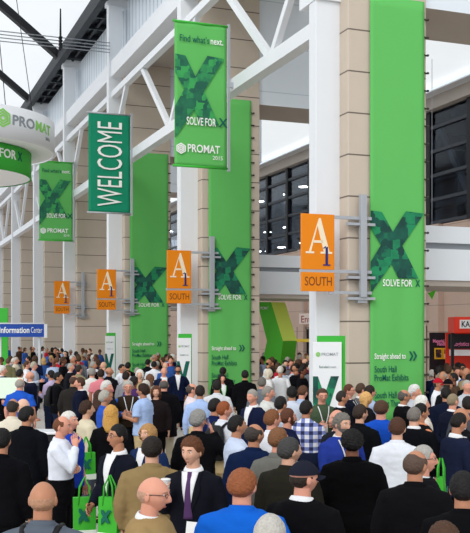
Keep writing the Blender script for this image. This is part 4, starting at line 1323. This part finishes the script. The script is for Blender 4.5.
P(146, 380, 150, 'down', 'short', '#c9c3ba', 'shirt', '#cfd6e0', KH, 'grey haired man in white shirt just behind the light blue short sleeves', skin='pink')
P(164, 379, 178, 'down', 'balding', '#55504c', 'coat', '#101014', '#cbbfa6', 'bald crowned man in long black jacket and cream trousers seen from behind', skin='pink', w=1.06, shirt=BK)
P(448, 379, 125, 'down', 'cap', '#101014', 'jacket', '#101218', BK, 'man in black cap and black jacket, right of the red cap', skin='tan')
P(438, 378, 70, 'down', 'cap', '#b01c2c', 'shirt', '#e6e6ec', '#7d8db0', 'person in red baseball cap and white shirt at the right', skin='tan')
P(467, 380, 5, 'down', 'short', '#a9a49c', 'shirt', '#b8bcc2', GY, 'grey haired man in pale grey shirt at the right edge, by the booth', skin='pink')
P(20, 378, 172, 'down', 'balding', '#9a948a', 'polo', '#2456bc', JE, 'balding grey man in bright blue polo shirt seen from behind', skin='pink', w=1.1)
P(217, 380, 176, 'down', 'short', '#16120f', 'jacket', '#d2d4d8', JE, 'black haired person in very pale grey jacket seen from behind, before the second green banner', skin='tan', shirt='#d2d4d8')
P(262, 377, 165, 'down', 'short', '#6b6660', 'jacket', '#6a7078', BK, 'person in mid grey hooded jacket above the pale grey one', skin='pink', shirt='#6a7078')
P(80, 377, -85, 'down', 'short', '#4a3020', 'jacket', '#12172a', BK, 'brown haired man in navy facing left, right of the charcoal suit', skin='pink')
P(74, 375, 172, 'down', 'balding', '#4a3226', 'suit', '#2b2826', BK, 'bald crowned man in charcoal suit jacket seen from behind', skin='tan', w=1.12)
P(222, 374, 18, 'down', 'bob', '#0f0c0c', 'coat', '#121216', BK, 'black haired person in open black coat over white, green lanyard', x=('lanyard:#38b838',), h=1.64, skin='pink')
P(58, 372, 95, 'down', 'short', '#0d0b0b', 'jacket', '#0d0d11', JE, 'black haired man in black jacket with black backpack facing right', skin='tan', shirt=BK)
P(134, 376, 150, 'down', 'short', '#1d1614', 'sweater', '#4a2f5e', BK, 'dark haired person in purple top before the leftmost tall green banner', skin='brown')
P(126, 372, 160, 'down', 'curly', '#231a16', 'sweater', '#8a8c92', BK, 'curly dark haired person in grey top left of the purple top', h=1.68)
P(150, 374, 160, 'down', 'long', '#6a4630', 'sweater', '#9aa39a', BK, 'woman with brown hair in grey green top, right of the leftmost tall banner', h=1.66)
P(3, 366, 90, 'down', 'thick', '#d8d4cc', 'jacket', '#141c3c', BK, 'white haired man in navy cut by the left edge', skin='pink')
P(27, 371, -95, 'front', 'bald', '#b08468', 'jacket', '#171c30', BK, 'bald man in navy jacket facing left, beyond the blue polo', skin='pink')
P(20, 369, 150, 'down', 'short', '#15110f', 'jacket', '#1d1c22', BK, 'dark haired person in black, behind the balding man in blue polo', skin='tan')
P(51, 370, -120, 'front', 'short', '#17120f', 'shirt', '#b8a8c8', JE, 'dark haired person in lavender shirt left of the black backpack', skin='tan')
P(245, 370, 180, 'down', 'short', '#15110f', 'suit', '#0c0c10', BK, 'dark haired man in black suit standing alone before the stone pier', skin='tan')
P(269, 369, 100, 'down', 'bob', '#d8cdb8', 'shirt', '#dcdcdc', GY, 'pale haired person in white top below the chevron exhibit', h=1.68, skin='pale')
P(223, 367, 165, 'down', 'short', '#14100e', 'jacket', '#101014', BK, 'dark haired man in black jacket right in front of the second green banner', skin='tan', shirt=BK)
P(101, 369, 178, 'down', 'short', '#2a1c16', 'polo', '#d8808a', BK, 'dark haired person in pink shirt seen from behind', skin='tan')
P(92, 368, 178, 'down', 'short', '#8e8a84', 'polo', '#d9d8d2', '#6a5a48', 'grey haired man in white shirt and brown trousers seen from behind', skin='pink', w=1.08)
P(457, 367, 8, 'down', 'short', '#3a261a', 'suit', '#1c2436', BK, 'brown haired man in navy suit and pale tie facing the camera by the booth', tie='#a8b8d8', skin='pink')
P(109, 367, 150, 'down', 'bald', '#8a6450', 'jacket', '#121218', BK, 'bald man in black jacket between the pink shirt and the show board', skin='tan', turn=-45)
P(164, 367, 12, 'down', 'bald', '#8a6450', 'suit', '#141c36', BK, 'bald man in navy suit facing the camera, left of the second show board', skin='pink')
P(283, 366, 170, 'down', 'short', '#1b1511', 'shirt', '#b8c6de', JE, 'black haired man in light blue shirt below the chevron exhibit', skin='tan')
P(178, 365, 5, 'pocket', 'short', '#17110e', 'suit', '#121a36', BK, 'dark bearded man in navy suit with open white shirt beside the second show board', x=('beard',), skin='tan')
P(293, 365, 165, 'down', 'short', '#3a2618', 'shirt', '#c8ccd8', GY, 'brown haired man in pale grey shirt seen from behind, by the yellow stall', skin='pink')
P(79, 365, 140, 'down', 'short', '#2c2018', 'jacket', '#8d8468', BK, 'dark haired man in olive tan jacket, above the white polo', skin='pink', shirt='#8d8468')
P(122, 364, 60, 'chin', 'short', '#17110e', 'shirt', '#d9dde4', BK, 'black haired person in white with raised hand, by the third show board', skin='tan')
P(304, 363, 150, 'down', 'short', '#1b1411', 'jacket', '#171d36', BK, 'dark haired man in navy jacket next to the tall white board', skin='tan', shirt=NV)
P(71, 363, 70, 'down', 'short', '#a6a198', 'jacket', '#1b1c22', BK, 'grey haired man in dark jacket above the charcoal suit', skin='pink')
P(34, 362, 85, 'hold', 'thick', '#b0a898', 'shirt', '#a9b4c6', GY, 'sandy grey haired man in pale blue grey shirt facing right', skin='pink')
P(128, 362, 175, 'down', 'short', '#100d0c', 'jacket', '#0f1014', BK, 'black haired man in black jacket before the left edge of the tall green banner', skin='tan', shirt=BK)
P(154, 361, 170, 'down', 'short', '#100d0c', 'shirt', '#dfe2e8', BK, 'black haired person in white shirt by the right edge of the tall green banner', skin='tan')
P(309, 361, 160, 'down', 'short', '#241812', 'sweater', '#6a2030', BK, 'dark haired person in maroon top touching the tall white board', skin='pink')
P(443, 371, 100, 'down', 'short', '#5a4030', 'polo', '#e2e2e6', JE, 'brown haired person in white top left of the man in navy suit by the booth', skin='pink')
P(148, 359, 150, 'down', 'short', '#100d0c', 'jacket', '#101116', BK, 'black jacketed person right of the leftmost tall green banner', skin='tan', shirt=BK)
P(27, 361, 100, 'down', 'short', '#4a3020', 'shirt', '#dfe0e4', GY, 'brown haired person in white shirt under the blue information sign', skin='pink')
P(16, 357, 90, 'down', 'short', '#c8c0b4', 'polo', '#d8cdb6', GY, 'grey haired person in cream shirt under the blue information sign', skin='pink')
P(8, 358, 170, 'down', 'short', '#5a4838', 'jacket', '#6f6a4c', BK, 'person in olive jacket under the blue information sign', skin='pink', shirt='#6f6a4c')
P(57, 357, 178, 'down', 'short', '#6a4a34', 'polo', '#c0283a', BK, 'person in red shirt beyond the black backpack', skin='pink')

def far_crowd():
    rnd = random.Random(11)
    cols = [('navy', '#161e3a', 5), ('black', '#0f0f13', 6), ('white', '#e2e4e8', 4), ('blue', '#34589c', 3), ('pale blue', '#a9b9d4', 3), ('grey', '#6e7278', 3), ('tan', '#a8926c', 2), ('red', '#b02838', 1), ('brown', '#4a382c', 2)]
    hairs = [('black', '#15110f', 5), ('brown', '#4a3222', 5), ('grey', '#98938a', 3), ('blond', '#c9a468', 1), ('white', '#d8d4cc', 1)]
    zones = [(0, 46, 346, 358, 'under the blue sign', 16), (46, 80, 347, 360, 'under the smallest orange sign', 19), (80, 105, 348, 362, 'under the third largest sign', 15),
             (131, 146, 364, 370, 'before the leftmost tall banner', 2), (152, 176, 350, 362, 'left of the second show board', 12),
             (262, 312, 352, 368, 'below the green chevron exhibit', 36), (430, 470, 360, 380, 'by the red booth', 16)]
    pick = lambda L: rnd.choices(L, [q[2] for q in L])[0]
    out = []
    for x0, x1, y0, y1, where, n in zones:
        for i in range(n):
            c, h = pick(cols), pick(hairs)
            u = rnd.random()
            out.append(dict(px=x0 + (x1 - x0) * (i + rnd.uniform(.1, .9)) / n, py=y0 + (y1 - y0) * u ** 1.2, rot=rnd.choice([0, 20, 70, 90, 110, 160, 180, 200, -60, -90, -120]), pose=rnd.choice(['down', 'front', 'pocket', 'hold', 'low']),
                            hair=rnd.choice(['short', 'short', 'short', 'thick', 'bald', 'bob'] if h[0] != 'grey' else ['short', 'thick', 'balding']), hc=h[1], tc=c[1], leg=rnd.choice([BK, JE, GY, KH]), skin=rnd.choice(['fair', 'pink', 'tan', 'tan', 'brown']),
                            h=rnd.uniform(1.64, 1.84), far=True, where=where, cn=c[0], hn=h[0], label='far'))
    return out

FARW = {'bob': 'long', 'bald': 'nearly no', 'thick': 'thick', 'short': 'short', 'balding': 'thinning'}
def far_labels():
    seen = {}
    for p in sorted([q for q in PEOPLE if q['far']], key=lambda q: q['x_']):
        hair = 'bald' if p['hair'] == 'bald' else '%s-haired' % p['hn']
        face = 'facing the camera' if abs(p['rot']) < 45 else ('back turned' if abs(p['rot']) > 150 else ('facing right' if p['rot'] > 0 else 'facing left'))
        key = (hair, p['cn'], face, p['where'])
        seen.setdefault(key, []).append(p)
    order = ['first', 'second', 'third', 'fourth', 'fifth', 'sixth']
    for (hair, cn, face, where), L in seen.items():
        for i, p in enumerate(L):
            p['label'] = '%s figure in %s %s %s' % (hair, cn, face, where) if len(L) == 1 else '%s figure in %s %s %s, %s from left' % (hair, cn, face, where, order[i])
# ------------------------------------------------------------------ things people carry
def find(s):
    return next(p for p in PEOPLE if s in p['label'])

def tote(px, d, z, rz, label, h=.36, w=.32):
    r = link('tote_bag', None, None)
    bm = bmesh.new()
    n = 10
    rings = []
    for t in (0, .05, .35, .7, 1):
        dd = .055 * (1 - .45 * t); ww = w / 2 * (1 + .04 * t)
        rings.append([Vector((x, y, h * t)) for x, y in ((-ww, -dd), (0, -dd * 1.15), (ww, -dd), (ww, dd), (0, dd * 1.15), (-ww, dd))])
    loft(bm, rings)
    me = finish(bm, 'tote_bag', plain('tote_green', '#38ab2a', .6), False)
    COL.objects.unlink(r); bpy.data.objects.remove(r)
    r = link('tote_bag', me, None, at(px, d, z), (0, 0, R(rz)))
    tag(r, label, 'bag', 'green show tote bags')
    for s in (-1, 1):
        bm = bmesh.new()
        pts = [(-w * .28, s * .032, h * .8), (-w * .22, s * .03, h + .10), (0, s * .012, h + .20), (w * .22, s * .03, h + .10), (w * .28, s * .032, h * .8)]
        tube(bm, pts, .009, 6); link('handle', finish(bm, 'handle', plain('tote_green', '#38ab2a', .6)), r)
    bm = bmesh.new(); k = w / 54 * .55
    poly_prism(bm, [((px_ - 395) * k, h * .58 + (245 - py_) * k * .85) for px_, py_ in XPOLY], -.068, -.060)
    link('x_graphic', finish(bm, 'x_graphic', dktext, False), r)
    link('base_band', boxmesh('base_band', plain('tote_pale', '#dfeadb', .6), -w / 2 - .004, w / 2 + .004, -.062, .062, .0, h * .2), r)
    return r

def backpack(p, label):
    o = p['obj']
    bm = bmesh.new()
    rings = []
    for z, w, d0, d1 in ((.98, .10, .14, .20), (1.0, .14, .135, .27), (1.15, .155, .135, .29), (1.32, .145, .135, .26), (1.42, .11, .135, .22), (1.45, .06, .14, .19)):
        c = (d0 + d1) / 2; rings.append(hring((0, c, z), w, (d1 - d0) / 2, 20, 3.5))
    loft(bm, rings)
    m = plain('nylon_black', '#101013', .6, 0, .1, 20, .2)
    r = link('backpack', finish(bm, 'backpack', m), None, o.location, o.rotation_euler, o.scale)
    tag(r, label, 'backpack')
    for s in (-1, 1):
        bm = bmesh.new()
        pts = [(s * .085, .15, 1.42), (s * .10, .07, 1.475), (s * .105, -.03, 1.47), (s * .115, -.125, 1.38), (s * .13, -.160, 1.25), (s * .17, -.10, 1.10), (s * .19, .02, 1.04), (s * .13, .14, 1.02)]
        tube(bm, pts, .018, 8); link('strap', finish(bm, 'strap', m), r)
    bm = bmesh.new(); loft(bm, [hring((0, .27, z), w, .045, 14, 3) for z, w in ((1.02, .09), (1.04, .11), (1.2, .115), (1.24, .09))]); link('front_pocket', finish(bm, 'pocket', m), r)
    return r

def local(p, v):
    o = p['obj']
    return Matrix.LocRotScale(o.location, o.rotation_euler, o.scale) @ Vector(v)

def carried():
    p = find('purple tie'); o = p['obj']
    e, w, d = ARMS['hold']
    c = local(p, (-.135, -.325, 1.33))
    bm = bmesh.new(); loft(bm, [[Vector((r * cos(2 * pi * i / 20), r * sin(2 * pi * i / 20), z)) for i in range(20)] for z, r in ((0, .028), (.10, .039), (.102, .041), (.106, .041))])
    cup = link('paper_cup', finish(bm, 'cup', plain('cup_white', '#f0f0ee', .5)), None, c, (0, 0, 0)); tag(cup, 'white paper cup held by the man with the purple tie', 'cup')
    bm = bmesh.new(); loft(bm, [[Vector((r * cos(2 * pi * i / 20), r * sin(2 * pi * i / 20), z)) for i in range(20)] for z, r in ((.106, .043), (.114, .043), (.12, .036))]); link('lid', finish(bm, 'lid', plain('cup_lid', '#e6e6e4', .4)), cup)
    c = local(p, (.11, -.24, .74))
    b = link('printed_sheet', boxmesh('sheet', plain('paper_white', '#eeeeec', .6), -.13, .13, -.004, .004, -.01, .33), None, c, (R(-8), R(4), R(-10))); tag(b, 'white printed sheet with dark squares beside the dark suit', 'paper')
    pic = plain('print_dark', '#2a2626', .6)
    for i in range(3):
        for j in range(3):
            if (i, j) in ((0, 2),): continue
            link('printed_square', boxmesh('square', pic, -.085 + .07 * i, -.045 + .07 * i, -.0055, -.004, .05 + .085 * j, .10 + .085 * j), b)
    p = find('phone to his ear')
    c = local(p, (-.112, -.02, 1.60))
    ph = link('mobile_phone', boxmesh('phone', plain('phone_body', '#34305a', .3), -.006, .006, -.035, .035, -.07, .07, bev=.003), None, c, (R(20), R(12), p['obj'].rotation_euler[2])); tag(ph, 'dark phone held to the grey haired man\'s ear', 'phone')
    link('screen', boxmesh('screen', plain('phone_screen', '#8a90c0', .15), -.0075, -.006, -.030, .030, -.055, .055), ph)
    p = find('holding a white paper')
    c = local(p, (0, -.33, 1.12))
    b = link('paper_sheet', boxmesh('sheet', plain('paper_white', '#eeeeec', .6), -.15, .15, -.105, .105, -.003, .003), None, c, (R(18), R(8), p['obj'].rotation_euler[2] + .3)); tag(b, 'white paper held by the person in black at the right edge', 'paper')
    for i in range(4): link('text_line', boxmesh('line', greyink, -.11, .10 - .03 * (i % 2), -.07 + .04 * i, -.062 + .04 * i, .003, .004), b)
    # a white badge sheet held before the moss green sweater
    p = find('auburn haired man in white shirt with'); backpack(p, 'black backpack on the auburn haired man in white shirt')
    p = find('with black backpack facing right'); backpack(p, 'black backpack on the man facing right at the left')
    p = find('shaven headed man'); backpack(p, 'black backpack on the shaven headed man in slate grey')
    tote(84.5, 9.5, .63, 12, 'green tote bag hanging beside the auburn haired man in white shirt', .40, .22)
    tote(110, 8.75, .76, -25, 'green tote bag hanging below the black haired man in glasses', .40, .20)
    tote(86, 12.1, .80, 30, 'green tote bag below the person in cream sweater', .34, .22)
    tote(441, 9.9, .80, 70, 'green tote bag glimpsed left of the navy suited man at the right', .36, .2)

def build():
    global PEOPLE
    hall()
    pier_banner(0, .54, 1.99, 'tall green banner on the nearest stone pier with SOLVE FOR X')
    pier_banner(1, .22, 1.74, 'tall green banner on the second nearest stone pier')
    pier_banner(2, .22, 1.95, 'leftmost tall green banner, on the third stone pier')
    a1_sign(0, 'largest orange A1 South sign, on the nearest pier')
    a1_sign(1, 'second largest orange A1 South sign, left of the second pier banner')
    a1_sign(2, 'third largest orange A1 South sign, left of the leftmost tall green banner')
    a1_sign(3, 'smallest orange A1 South sign, above the information sign')
    hanging_banner(230.5, 27.3, 1.56, 7.35, 11.38, 'x', 'large hanging green banner with X in front of the second nearest pier')
    hanging_banner(133, 38.0, 1.68, 7.36, 11.25, 'welcome', 'dark teal hanging banner reading WELCOME upwards')
    hanging_banner(75, 49.2, 1.72, 7.32, 11.32, 'x', 'small hanging green banner with X left of the WELCOME banner')
    ring_sign(); furniture()
    PEOPLE += far_crowd()
    solve(); far_labels()
    for p in PEOPLE: (mk_far if p['far'] else mk_person)(p)
    carried()
    lights_camera()
build()
